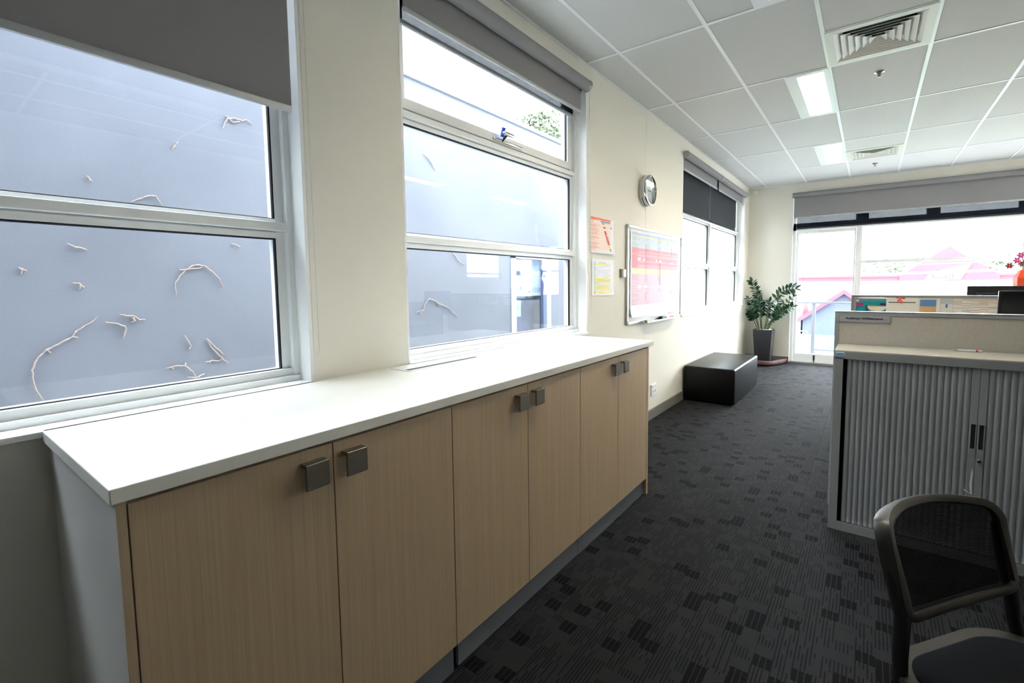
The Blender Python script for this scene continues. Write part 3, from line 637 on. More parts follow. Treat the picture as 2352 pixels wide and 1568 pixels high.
PX, PY = 0.335, 8.82
pl = thing('potted_plant', (PX, PY, 0), 'leafy green zz plant in a tall graphite pot in the corner', 'plant')
def tapered(mb, h0, h1, z0, z1):
    mb.hexa([(PX-h0, PY-h0, z0), (PX+h0, PY-h0, z0), (PX+h0, PY+h0, z0), (PX-h0, PY+h0, z0), (PX-h1, PY-h1, z1), (PX+h1, PY-h1, z1), (PX+h1, PY+h1, z1), (PX-h1, PY+h1, z1)])
    return mb
mb = tapered(MB(), 0.115, 0.148, 0.0, 0.565)
for s in ((-0.148, 0.148, -0.148, -0.132), (-0.148, 0.148, 0.132, 0.148), (-0.148, -0.132, -0.132, 0.132), (0.132, 0.148, -0.132, 0.132)): mb.box(PX+s[0], PX+s[1], PY+s[2], PY+s[3], 0.565, 0.60)
part('pot', mb, potm, pl)
mb = MB()
for i in range(90):
    b = bmesh.new(); bmesh.ops.create_icosphere(b, subdivisions=1, radius=random.uniform(0.010, 0.017))
    mb.merge(b, Matrix.Translation((PX+random.uniform(-0.118, 0.118), PY+random.uniform(-0.118, 0.118), 0.588+random.uniform(-0.006, 0.012))) @ Matrix.Diagonal((1.2, 1.0, 0.7, 1)))
part('pebbles', mb, peb_m, pl, True, kind='stuff')
def leaf_mesh():
    mb = MB(); n = 7; rows = []
    for i in range(n+1):
        s = i/n; w_ = 0.56*math.sin(math.pi*min(1, s*0.97+0.02))**0.8*(1-0.25*s)*0.5; z = -0.10*s*s
        rows.append([mb.bm.verts.new((s, -w_, z+0.05*w_/0.2)), mb.bm.verts.new((s, 0, z-0.01)), mb.bm.verts.new((s, w_, z+0.05*w_/0.2))])
    for a, b in zip(rows, rows[1:]):
        mb.bm.faces.new((a[0], b[0], b[1], a[1])); mb.bm.faces.new((a[1], b[1], b[2], a[2]))
    me = mb.mesh('leaf', leaf_m, True); return me
leaf_me = leaf_mesh()
def frond(base, tip, bow, nl, ll, r=0.0075, bare=0.42):
    """arching stem with paired leaves"""
    base, tip, bow = Vector(base), Vector(tip), Vector(bow); pts = []
    for i in range(13):
        s = i/12; pts.append(base*(1-s)**2+bow*2*s*(1-s)+tip*s*s)
    st = part('stem', MB().tube(pts, [r*(1-0.75*i/12)+0.001 for i in range(13)], 7), stem_m, pl, True)
    for k in range(nl):
        s = bare+(1-bare)*(k//2+0.5)/((nl+1)//2); s = min(s, 0.995); p = base*(1-s)**2+bow*2*s*(1-s)+tip*s*s
        d = ((bow-base)*(1-s)+(tip-bow)*s).normalized(); sd = d.cross(Vector((0.25, -0.9, 0.25))).normalized(); sgn = 1 if k % 2 else -1
        fw = (d*random.uniform(0.35, 0.75)+sd*sgn+Vector((0, random.uniform(-0.35, 0.1), random.uniform(-0.1, 0.25)))).normalized()
        if k >= nl-1: fw = d
        up = (Vector((0, -0.55, 0.8))+Vector((random.uniform(-.3, .3), random.uniform(-.3, .3), 0))); up = (up-fw*up.dot(fw)).normalized(); sd2 = up.cross(fw)
        L_ = ll*random.uniform(0.8, 1.15)*(1-0.25*abs(s-0.7))
        mtx = Matrix(((fw.x, sd2.x, up.x), (fw.y, sd2.y, up.y), (fw.z, sd2.z, up.z))).to_4x4()
        o = bpy.data.objects.new('leaf', leaf_me); COL.objects.link(o); o.parent = st
        o.matrix_local = Matrix.Translation(p-offs(pl)) @ mtx @ Matrix.Diagonal((L_, L_*random.uniform(0.85, 1.1), L_, 1))
F_L = [((-.04, 0, .56), (-.21, -.03, 1.45), (-.03, -.02, 1.05), 22, .085), ((-.07, .0, .56), (-.245, -.08, 1.13), (-.13, -.04, .95), 16, .08), ((-.08, -.04, .56), (-.235, -.12, .90), (-.17, -.08, .82), 14, .08),
       ((.02, .0, .56), (.49, -.05, 1.295), (.14, -.03, 1.42), 12, .095), ((.05, -.02, .56), (.45, -.12, 1.01), (.20, -.06, .93), 20, .08), ((.03, .03, .56), (.47, -.02, 1.19), (.19, .0, 1.0), 9, .06),
       ((.04, -.05, .56), (.25, -.12, 1.16), (.15, -.08, .86), 16, .085), ((-.02, -.06, .56), (-.05, -.16, 1.10), (-.03, -.1, .84), 18, .085), ((.01, -.03, .56), (.10, -.12, 1.10), (.05, -.06, .86), 18, .085),
       ((-.05, .05, .56), (-.14, .08, 1.18), (-.08, .06, .88), 16, .085), ((.06, .05, .56), (.22, .1, 1.0), (.12, .06, .84), 14, .085), ((-.06, -.06, .56), (-.20, -.2, .98), (-.12, -.12, .84), 14, .08), ((.0, -.07, .56), (.30, -.2, .92), (.12, -.14, .80), 14, .08)]
for bs, tp, bw, nl, ll in F_L:
    o3 = Vector((PX, PY, 0)); frond(o3+Vector(bs), o3+Vector(tp), o3+Vector(bw), int(nl*1.38), ll*1.18)
t = thing('draught_stopper', (0.4, 8.55, 0), 'brown fabric draught stopper lying on the carpet by the pot', 'draught stopper')
pts = [(0.14, 8.50, 0.045), (0.25, 8.485, 0.045), (0.36, 8.48, 0.045), (0.46, 8.50, 0.044), (0.51, 8.56, 0.044), (0.55, 8.68, 0.044), (0.60, 8.82, 0.044), (0.64, 8.93, 0.044)]
part('roll', MB().tube(pts, [0.038, 0.044, 0.046, 0.044, 0.036, 0.043, 0.043, 0.038], 14), snake_m, t, True)
part('tied_end', MB().tube([(0.64, 8.93, 0.044), (0.652, 8.965, 0.05), (0.66, 8.99, 0.055)], [0.02, 0.034, 0.04], 12), snake_m, t, True)

# ------------------------------------------------------------------ tambour cabinet and desks
TY = 2.908; TX0, TX1 = 1.661, 2.861; TH = 1.038
tc = thing('tambour_cabinet', ((TX0+TX1)/2, 3.07, 0), 'grey metal tambour door cabinet at the end of the desk', 'cabinet')
yb = 3.236
part('body', MB().box(TX0, TX0+0.042, TY, yb, 0, 0.998, 0.0015, 1).box(TX1-0.042, TX1, TY, yb, 0, 0.998, 0.0015, 1).box(TX0+0.042, TX1-0.042, TY, yb, 0, 0.052).box(TX0+0.042, TX1-0.042, yb-0.01, yb, 0.052, 0.998), cab_m, tc)
part('top', MB().box(TX0, TX1, TY+0.001, yb, 1.032, TH, 0.001, 1), cabtop_m, tc)
part('fascia', MB().box(TX0, TX1, TY, yb, 0.990, 1.032, 0.0015, 1), cab_m, tc)
part('bottom_track', MB().box(TX0+0.042, TX1-0.042, TY+0.002, TY+0.03, 0.052, 0.056), chrome_m, tc)
def slat_mesh(wd, flat=False):
    mb = MB(); n = 7; prof = []
    for i in range(n+1):
        a = i/n; prof.append((a*wd, -0.0065*math.sin(math.pi*a)**0.7 if not flat else (-0.004 if 0 < i < n else 0)))
    prof += [(wd, 0.004), (0, 0.004)]
    A = [mb.bm.verts.new((x, y, 0.056)) for x, y in prof]; B = [mb.bm.verts.new((x, y, 0.989)) for x, y in prof]; k = len(prof)
    for i in range(k): mb.bm.faces.new((A[i], A[(i+1) % k], B[(i+1) % k], B[i]))
    mb.bm.faces.new(A[::-1]); mb.bm.faces.new(B)
    return mb.mesh('slat', tam_m, True)
SW = 0.0262; sl = slat_mesh(SW-0.0008); XS = 1.722; JX = 2.2635; ns = int(round((JX-0.030-XS)/SW)); SW2 = (JX-0.030-XS)/ns
for i in range(ns): shared('slat', sl, (XS+i*SW2, TY+0.018, 0), tc)
i = 0
while JX+0.030+(i+1)*SW2 < TX1-0.05: shared('slat', sl, (JX+0.030+i*SW2, TY+0.018, 0), tc); i += 1
for sgn, x0 in ((0, JX-0.0296), (1, JX+0.0006)):
    ls = part('lead_slat', MB().box(x0, x0+0.029, TY+0.011, TY+0.022, 0.056, 0.989, 0.0012, 1), tam_m, tc)
    hp = part('handle_plate', MB().box(x0+0.003, x0+0.026, TY+0.0085, TY+0.011, 0.556, 0.585).box(x0+0.003, x0+0.006, TY+0.0085, TY+0.011, 0.585, 0.712).box(x0+0.023, x0+0.026, TY+0.0085, TY+0.011, 0.585, 0.712).box(x0+0.003, x0+0.026, TY+0.006, TY+0.011, 0.709, 0.714), tam_m, ls)
    part('recess', MB().hexa([(x0+0.006, TY+0.0095, 0.585), (x0+0.023, TY+0.0095, 0.585), (x0+0.023, TY+0.0112, 0.585), (x0+0.006, TY+0.0112, 0.585), (x0+0.006, TY+0.0108, 0.709), (x0+0.023, TY+0.0108, 0.709), (x0+0.023, TY+0.0112, 0.709), (x0+0.006, TY+0.0112, 0.709)]), blkmet_m if False else mat('handle_cup', C(70, 70, 72), 0.25, metal=0.6) if 'handle_cup' not in MATS else MATS['handle_cup'], ls)
part('lock', MB().lathe([(0.0095, 0.0), (0.0095, -0.008), (0.007, -0.011), (0.0, -0.011)], (2.276, TY+0.011, 0.527), 'y', 16), chrome_m, tc, True)
part('torn_tape', MB().quad((2.252, TY+0.0095, 0.485), (2.258, TY+0.0095, 0.462), (2.256, TY+0.0095, 0.40), (2.247, TY+0.0095, 0.40)).quad((2.247, TY+0.0095, 0.40), (2.256, TY+0.0095, 0.40), (2.2585, TY+0.0095, 0.350), (2.252, TY+0.0095, 0.355)).quad((2.2585, TY+0.0095, 0.350), (2.252, TY+0.004, 0.355), (2.225, TY+0.002, 0.368), (2.228, TY+0.002, 0.376)), paper_m, tc, label='torn strip of white tape')
st = part('sticker', MB().box(1.667, 1.706, TY-0.0008, TY, 1.010, 1.029), paper_m, tc)
part('sticker_print', MB().box(1.669, 1.704, TY-0.0012, TY-0.0008, 1.012, 1.022), mat('sticker_blue', C(30, 160, 220), 0.4), st, label='pale blue printed band')
t = thing('ballpoint_pen', (2.245, 3.19, TH), 'white ballpoint pen with orange band on the tambour cabinet', 'pen')
pw = lambda s: (2.185+0.118*s, 3.185+0.012*s, TH+0.006)
part('barrel', MB().cyl(pw(0.16), pw(1.0), 0.0055, n=12), mwh, t, True); part('tip', MB().cyl(pw(0.0), pw(0.16), 0.0012, 0.0055, n=12), bar_m, t, True)
part('band', MB().cyl(pw(0.78), pw(0.85), 0.0059, n=12), orange_m, t, True)
def screen(y, x0, x1, zt, label):
    s = thing('desk_screen', ((x0+x1)/2, y, 0), label, 'desk screen', 'fabric desk screens')
    part('fabric_panel', MB().box(x0+0.02, x1-0.02, y-0.016, y+0.016, 0.06, zt-0.026), fab_m, s)
    part('top_rail', MB().box(x0, x1, y-0.02, y+0.02, zt-0.024, zt-0.008).box(x0, x1, y-0.016, y+0.016, zt-0.008, zt-0.004), cab_m, s)
    part('top_cap', MB().box(x0-0.004, x1, y-0.021, y+0.021, zt-0.004, zt, 0.0012, 1), mat('bright_aluminium', C(222, 224, 226), 0.25, metal=0.7) if 'bright_aluminium' not in MATS else MATS['bright_aluminium'], s)
    part('post', MB().box(x0, x0+0.02, y-0.02, y+0.02, 0.0, zt-0.024), cab_m, s); part('post', MB().box(x1-0.02, x1, y-0.02, y+0.02, 0.0, zt-0.024), cab_m, s)
    return s
screen(3.262, 1.640, 3.30, 1.240, 'beige fabric desk screen behind the tambour cabinet')
screen(5.005, 1.676, 3.30, 1.296, 'taller beige fabric screen pinned with papers behind the first desk')
t = thing('name_plate', (1.786, 3.24, 1.176), 'silver name plate with black lettering on the beige screen', 'name plate')
part('plate', MB().box(1.663, 1.911, 3.2385, 3.2415, 1.176, 1.2145, 0.0006, 1), mat('satin_silver', C(178, 180, 184), 0.4, metal=0.4), t)
letters('lettering', text_mesh('Kathryn Williamson', 0.180, 0.0155, bold=0.035), Matrix.Translation((1.697, 3.2380, 1.1885)), ink_m, t)
for (y0, y1), lb in (((3.30, 4.96), 'pale desk top between the two fabric screens'), ((5.05, 6.60), 'pale desk top behind the second fabric screen')):
    t = thing('desk', (2.5, (y0+y1)/2, 0), lb, 'desk', 'workstation desks')
    part('top', MB().box(1.72, 3.28, y1-0.8, y1, 0.70, 0.725, 0.002, 1), top_m, t)
    for xx in (1.76, 3.24):
        for yy in (y1-0.75, y1-0.06): part('leg', MB().box(xx-0.02, xx+0.02, yy-0.02, yy+0.02, 0, 0.70), cab_m, t)
# papers on the far screen
N_ = (0, -1, 0); SY = 4.986
def teal(u, v):
    if v > 0.86: return (236, 236, 232) if u < 0.1 else (70, 160, 168)
    if u < 0.24 and 0.55 < v < 0.78: return (196, 60, 132)
    if 0.78 < u < 0.95 and 0.6 < v < 0.75: return (36, 52, 120)
    if (u-0.68)**2/0.09+(v-0.50)**2/0.10 < 1 and v < 0.52: return (236, 232, 214)
    if 0.38 < u < 0.95 and 0.50 < v < 0.62: return (176, 164, 60)
    if v < 0.12 and u > 0.3: return (228, 222, 206)
    if 0.3 < u < 0.42 and v < 0.6: return (60, 90, 70)
    return (28, 150, 168)
sheet('kitchen_picture', (1.712, SY, 1.13), (1, 0, 0), (0, 0, 1), N_, 0.225, 0.126, 45, 28, teal, lambda u, v: 0.0, 'teal picture of a fruit bowl pinned at the left of the far screen', 'picture', 'papers on the far screen')
def cal(u, v):
    if abs(v-0.72) < 0.03 and 0.06 < u < 0.92: return (96, 92, 90)
    return (222, 220, 214) if ((u*7) % 1 < 0.06 or (v*7) % 1 < 0.08) and v < 0.6 else (236, 233, 226)
sheet('calendar_page', (1.930, SY-0.002, 1.135), (1, 0, 0), (0, 0, 1), N_, 0.216, 0.140, 42, 34, cal, lambda u, v: 0.001, 'white calendar page pinned under a red bow', 'calendar', 'papers on the far screen')
def plan(u, v):
    if u < 0.1 or u > 0.84 or v > 0.87: return (230, 226, 216)
    return (104, 144, 196) if v > 0.46 else ((222, 182, 124) if v > 0.12 else (206, 140, 160))
sheet('planner_sheet', (2.146, SY, 1.135), (1, 0, 0), (0, 0, 1), N_, 0.143, 0.144, 24, 30, plan, lambda u, v: 0.0, 'blue and tan planner sheet pinned beside the calendar', 'paper', 'papers on the far screen')
def note(u, v):
    if v > 0.62: return (190, 194, 198)
    if 0.4 < u < 0.62 and 0.42 < v < 0.6: return (60, 120, 190)
    return (222, 220, 212)
sheet('note_sheet', (2.291, SY, 1.135), (1, 0, 0), (0, 0, 1), N_, 0.078, 0.148, 12, 20, note, lambda u, v: 0.0, 'small grey note with blue mark pinned between planner and list', 'paper', 'papers on the far screen')
def plist(u, v):
    c = int(u*5); r = int(v*16); f = (v*16) % 1
    if f < 0.35 and hsh(c, r) > 0.35: return (190, 110, 78) if hsh(r, c, 4) > 0.5 else (150, 150, 156)
    return (226, 222, 214)
sheet('contact_list', (2.371, SY, 1.135), (1, 0, 0), (0, 0, 1), N_, 0.262, 0.150, 60, 48, plist, lambda u, v: 0.0, 'wide white list with orange rules pinned beside the black monitor', 'paper', 'papers on the far screen')
t = thing('red_bow', (2.02, SY-0.01, 1.25), 'small red ribbon bow pinned on the calendar page', 'bow')
redr = mat('red_ribbon', C(226, 70, 46), 0.5)
for a, ln in ((0.1, 0.035), (2.7, 0.03), (-1.2, 0.045), (-2.0, 0.03)):
    dx, dz = math.cos(a)*ln, math.sin(a)*ln; px_, pz_ = -math.sin(a)*0.008, math.cos(a)*0.008
    part('ribbon', MB().hexa([(2.022, SY-0.006, 1.268), (2.022+dx-px_, SY-0.012, 1.268+dz-pz_), (2.022+dx+px_, SY-0.012, 1.268+dz+pz_), (2.022+px_*0.4, SY-0.006, 1.268+pz_*0.4), (2.022, SY-0.004, 1.268), (2.022+dx-px_, SY-0.010, 1.268+dz-pz_), (2.022+dx+px_, SY-0.010, 1.268+dz+pz_), (2.022+px_*0.4, SY-0.004, 1.268+pz_*0.4)]), redr, t)
def monitor(x0, x1, y, zb, zt, dz, label, flip=False):
    t = thing('monitor', ((x0+x1)/2, y, dz), label, 'monitor', 'black monitors on the desks'); s = -1 if not flip else 1; xm = (x0+x1)/2
    part('panel', MB().box(x0, x1, y-0.012, y+0.012, zb, zt, 0.004), blk_m, t)
    part('display', MB().box(x0+0.015, x1-0.015, y+s*0.0125-0.0008, y+s*0.0125+0.0008, zb+0.02, zt-0.015), mat('dark_display', C(8, 8, 10), 0.12) if 'dark_display' not in MATS else MATS['dark_display'], t)
    part('rear_shell', MB().hexa([(xm-0.14, y-s*0.012, zb+0.05), (xm+0.14, y-s*0.012, zb+0.05), (xm+0.10, y-s*0.045, zb+0.07), (xm-0.10, y-s*0.045, zb+0.07), (xm-0.14, y-s*0.012, zt-0.05), (xm+0.14, y-s*0.012, zt-0.05), (xm+0.10, y-s*0.045, zt-0.075), (xm-0.10, y-s*0.045, zt-0.075)]), blk_m, t)
    part('stand', MB().box(xm-0.03, xm+0.03, y-s*0.045-0.02, y-s*0.045+0.02, dz+0.012, zt-0.12), blk_m, t); part('foot', MB().box(xm-0.12, xm+0.12, y-0.10, y+0.10, dz, dz+0.012, 0.004), blk_m, t)
monitor(2.525, 3.05, 4.30, 1.02, 1.346, 0.725, 'black monitor on the first desk hiding the pinned list')
monitor(2.605, 3.02, 6.25, 1.03, 1.361, 0.725, 'black monitor seen from behind over the far screen', True)
t = thing('side_cabinet', (3.12, 7.55, 0), 'grey storage cabinet beyond the far desk under the orange vase', 'cabinet')
part('body', MB().box(2.90, 3.32, 7.30, 7.80, 0, 1.22, 0.003, 1), cab_m, t); part('door', MB().box(2.91, 3.31, 7.285, 7.30, 0.06, 1.20), cab_m, t); part('handle', MB().box(2.95, 2.96, 7.27, 7.285, 0.6, 0.75), nick_m, t)
vz = thing('flower_vase', (3.19, 7.45, 1.22), 'faceted orange vase with flowers at the right edge', 'vase')
VX, VY = 3.225, 7.45
part('vase', MB().lathe([(0.065, 0.0), (0.072, 0.01), (0.090, 0.17), (0.092, 0.22), (0.05, 0.30), (0.03, 0.315), (0.028, 0.30)], (VX, VY, 1.221), 'z', 8), orange_m, vz)
fl_m = [mat('magenta_petal', C(196, 60, 130), 0.5), mat('dark_red_petal', C(150, 28, 48), 0.5)]; gr2 = mat('flower_stem', C(120, 130, 60), 0.6)
for i, (dx, dz, k) in enumerate(((-0.13, 0.36, 1), (-0.07, 0.42, 0), (-0.04, 0.48, 0), (0.02, 0.42, 0), (0.08, 0.40, 1), (-0.02, 0.38, 1))):
    hd = (VX+dx, VY+0.01*i-0.03, 1.22+dz); s_ = part('flower_stem', MB().tube([(VX, VY, 1.50), (VX+dx*0.5, VY, 1.21+dz*0.93), hd], 0.003, 5), gr2, vz)
    mb = MB()
    for q in range(6):
        b = bmesh.new(); bmesh.ops.create_icosphere(b, subdivisions=1, radius=0.018)
        mb.merge(b, Matrix.Translation((hd[0]+0.02*math.cos(q*1.05), hd[1]-0.006, hd[2]+0.02*math.sin(q*1.05))) @ Matrix.Rotation(q*1.05, 4, 'Y').inverted() @ Matrix.Diagonal((1.1, 0.5, 0.6, 1)))
    part('petals', mb, fl_m[k], s_, True)

# ------------------------------------------------------------------ chair (lower right)
BC = Vector((1.986, 1.400, 0)); Wd = Vector((0.6, 0.8, 0)); Fd = Vector((0.8, -0.6, 0)); ZU = Vector((0, 0, 1))
ch = thing('mesh_back_chair', BC+Fd*0.22, 'taupe framed visitor chair with black mesh back at lower right', 'chair')
def bp(u, v):
    """back surface: u -1..1 across, v 0 bottom..1 top"""
    hw = 0.205+0.012*v; sag = 0.005+0.070*max(0.0, v)**1.5; z = 0.588+v*(0.795-0.588)+0.012*v*(1-u*u)
    f = 0.060*(1-v) - sag*(1-abs(u)**2.2)
    return BC+Wd*(u*hw+0.012*v)+Fd*f+ZU*z
loop = []; rc = 0.16
def rr_path(n=10):
    P_ = []
    for cxu, cyv, a0 in ((1-rc, 1-rc*1.3, 0), (-1+rc, 1-rc*1.3, 90), (-1+rc, rc*0.7, 180), (1-rc, rc*0.7, 270)):
        ry = rc*1.3 if a0 in (0, 90) else rc*0.7
        for i in range(n+1):
            a = math.radians(a0+90*i/n); P_.append((cxu+rc*math.cos(a), cyv+ry*math.sin(a)))
        if a0 == 0:
            for i in range(1, 12): P_.append((1-rc-(2-2*rc)*i/12, 1.0))
        if a0 == 90:
            for i in range(1, 6): P_.append((-1.0, 1-rc*1.3-(1-rc*2.0)*i/6))
        if a0 == 180:
            for i in range(1, 12): P_.append((-1+rc+(2-2*rc)*i/12, 0.0))
        if a0 == 270:
            for i in range(1, 6): P_.append((1.0, rc*0.7+(1-rc*2.0)*i/6))
    return P_
uv = rr_path(); pts = [bp(u, v) for u, v in uv]; fr = []
cen = bp(0, 0.5)
for i, (u, v) in enumerate(uv):
    tq = (pts[(i+1) % len(pts)]-pts[i-1]).normalized(); du = (bp(u+0.01, v)-bp(u-0.01, v)).normalized(); dv = (bp(u, v+0.01)-bp(u, v-0.01)).normalized(); n_ = du.cross(dv).normalized()
    if n_.dot(Fd) < 0: n_ = -n_
    ou = tq.cross(n_).normalized()
    if ou.dot(pts[i]-cen) < 0: ou = -ou
    fr.append((n_, ou))
prof = [(0.012, -0.014), (0.013, -0.004), (0.008, 0.006), (-0.012, 0.010), (-0.026, 0.007), (-0.029, -0.003), (-0.024, -0.010), (0.004, -0.016)]
part('back_frame', MB().sweep(pts, fr, prof, True), chairf_m, ch, True)
mb = MB(); nu, nv = 24, 14; g = [[mb.bm.verts.new(bp(-0.95+1.9*i/nu, 0.03+0.94*j/nv)) for j in range(nv+1)] for i in range(nu+1)]
for i in range(nu):
    for j in range(nv): mb.bm.faces.new((g[i][j], g[i+1][j], g[i+1][j+1], g[i][j+1]))
part('mesh_back', mb, chair_mesh_m, ch, True)
SZ = 0.455
for s in (-1, 1):
    sd = Wd*s
    part('upright', MB().tube([bp(s*0.99, 0.75)-Fd*0.012, bp(s*0.99, 0.35)-Fd*0.014, bp(s*0.985, 0.04)-Fd*0.010, BC+sd*0.215+Fd*0.055+ZU*0.50, BC+sd*0.225+Fd*0.065+ZU*0.44], [0.014, 0.017, 0.019, 0.017, 0.016], 12), chairf_m if False else blkmet_m, ch, True)
    part('rear_leg', MB().tube([BC+sd*0.225+Fd*0.065+ZU*0.47, BC+sd*0.232+Fd*0.03+ZU*0.25, BC+sd*0.24-Fd*0.02+ZU*0.0], 0.0125, 12), blkmet_m, ch, True)
    part('front_leg', MB().tube([BC+sd*0.215+Fd*0.40+ZU*0.43, BC+sd*0.225+Fd*0.43+ZU*0.22, BC+sd*0.232+Fd*0.46+ZU*0.0], 0.0125, 12), blkmet_m, ch, True)
    part('side_rail', MB().tube([BC+sd*0.222+Fd*0.06+ZU*0.425, BC+sd*0.215+Fd*0.41+ZU*0.425], 0.011, 10), blkmet_m, ch, True)
def seat_loop(hw, d0, d1, z, r, n=8):
    out = []
    for su, sf, a0 in ((1, 1, 0), (-1, 1, 90), (-1, -1, 180), (1, -1, 270)):
        for i in range(n+1):
            a = math.radians(a0+90*i/n); u_ = su*(hw-r)+r*math.cos(a); f_ = (d1-r if sf > 0 else d0+r)+r*math.sin(a)
            fr_ = (f_-d0)/(d1-d0); out.append(BC+Wd*(u_-0.015)+Fd*f_+ZU*(z+0.022*(abs(u_)/hw)**3*0.5-0.03*max(0, fr_-0.75)**1.5*4))
    return out
def loft(loops, name, m, parent):
    mb = MB(); L2 = [[mb.bm.verts.new(p) for p in l] for l in loops]; k = len(loops[0])
    for a, b in zip(L2, L2[1:]):
        for i in range(k): mb.bm.faces.new((a[i], a[(i+1) % k], b[(i+1) % k], b[i]))
    mb.bm.faces.new(L2[0][::-1]); mb.bm.faces.new(L2[-1]); return part(name, mb, m, parent, True)
loft([seat_loop(0.19, 0.06, 0.42, SZ-0.045, 0.10), seat_loop(0.228, 0.012, 0.455, SZ-0.03, 0.12), seat_loop(0.238, 0.0, 0.465, SZ-0.012, 0.13), seat_loop(0.236, 0.004, 0.463, SZ+0.0, 0.13), seat_loop(0.205, 0.032, 0.44, SZ-0.002, 0.12)], 'seat_shell', chairf_m, ch)
loft([seat_loop(0.200, 0.038, 0.435, SZ-0.006, 0.11), seat_loop(0.203, 0.035, 0.437, SZ+0.002, 0.11), seat_loop(0.190, 0.048, 0.425, SZ+0.012, 0.11), seat_loop(0.10, 0.14, 0.33, SZ+0.016, 0.08)], 'seat_cushion', chairc_m, ch)

# ------------------------------------------------------------------ outside
solo('ground', MB().box(-120, 120, -60, 160, -3.7, -3.6), asph_m, kind='structure')
nb = thing('neighbour_building', (-3.2, 2.0, -3.6), 'blue grey rendered building across the alley outside the windows', 'building')
NX = -2.0; NW = (4.62, 5.57, -0.4, 1.80)
part('wall', wall_mesh('x', NX-0.3, NX, -5.95, 8.6, -3.6, 3.50, [NW]), neigh_m, nb)
part('parapet_cap', MB().box(NX-0.34, NX+0.03, -5.95, 8.62, 3.50, 3.545), mat('parapet_metal', C(150, 156, 170), 0.5, metal=0.3), nb)
part('room_behind', MB().box(NX-0.42, NX-0.36, 4.4, 5.8, -0.6, 2.0), mat('mauve_interior', C(158, 150, 166), 0.8), nb)
nwf = part('window_frame', MB().box(NX-0.1, NX+0.01, NW[0], NW[0]+0.11, NW[2], NW[3]).box(NX-0.1, NX+0.01, NW[1]-0.11, NW[1], NW[2], NW[3]).box(NX-0.1, NX+0.01, NW[0], NW[1], NW[2], NW[2]+0.1).box(NX-0.1, NX+0.01, NW[0], NW[1], NW[3]-0.03, NW[3]), mat('blue_aluminium', C(132, 142, 162), 0.5), nb)
part('window_pane', MB().box(NX-0.06, NX-0.052, NW[0]+0.11, NW[1]-0.11, NW[2]+0.1, NW[3]-0.03), nglass_m, nwf)
sg = part('reflection_panel', MB().box(NX-0.12, NX-0.10, 4.98, 5.46, 1.26, 1.77).box(NX-0.12, NX-0.10, 4.74, 4.97, 0.98, 1.20), mat('pale_reflection', C(200, 206, 216), 0.6), nb)  # pale panels painted in place of a window reflection
mirr = Matrix(((0, -1, 0, 0), (-1, 0, 0, 0), (0, 0, 1, 0), (0, 0, 0, 1)))   # painted reflection of signs: reversed lettering, read towards +x
grey_ink = mat('reflection_grey', C(120, 124, 136), 0.6)
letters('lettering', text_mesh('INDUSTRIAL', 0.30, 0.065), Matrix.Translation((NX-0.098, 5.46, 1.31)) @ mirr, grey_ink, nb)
letters('lettering', text_mesh('CAR', 0.14, 0.07, shear=0.2), Matrix.Translation((NX-0.098, 4.92, 1.21)) @ mirr, mat('reflection_pink', C(176, 130, 150), 0.6), nb)
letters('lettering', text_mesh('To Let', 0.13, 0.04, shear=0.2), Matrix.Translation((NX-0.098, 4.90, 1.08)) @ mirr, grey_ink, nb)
b2 = thing('alley_end_blocker', (-2.5, -8.0, -3.6), 'added light-blocking wall at the near end of the alley', 'building')  # added unseen wall, keeps light off the near part of the alley
part('wall', MB().box(-8, -0.2, -6.3, -6.0, -3.6, 9.5), neigh_m, b2); part('coping', MB().box(-8.05, -0.2, -6.33, -5.97, 9.5, 9.56), MATS['parapet_metal'], b2)
own = thing('roof_edge', (2.0, 3.3, 3.4), 'flat roof slab of the office with an added shading block at the near end', 'roof')
part('slab', MB().box(-0.18, RW+0.16, YB-0.2, D+0.16, 3.385, 3.45), MATS['parapet_metal'], own)
part('shading_block', MB().box(-0.18, RW+0.16, -4.9, 1.6, 3.45, 9.5), neigh_m, own)  # added unseen mass, shades the neighbour wall opposite the nearest window
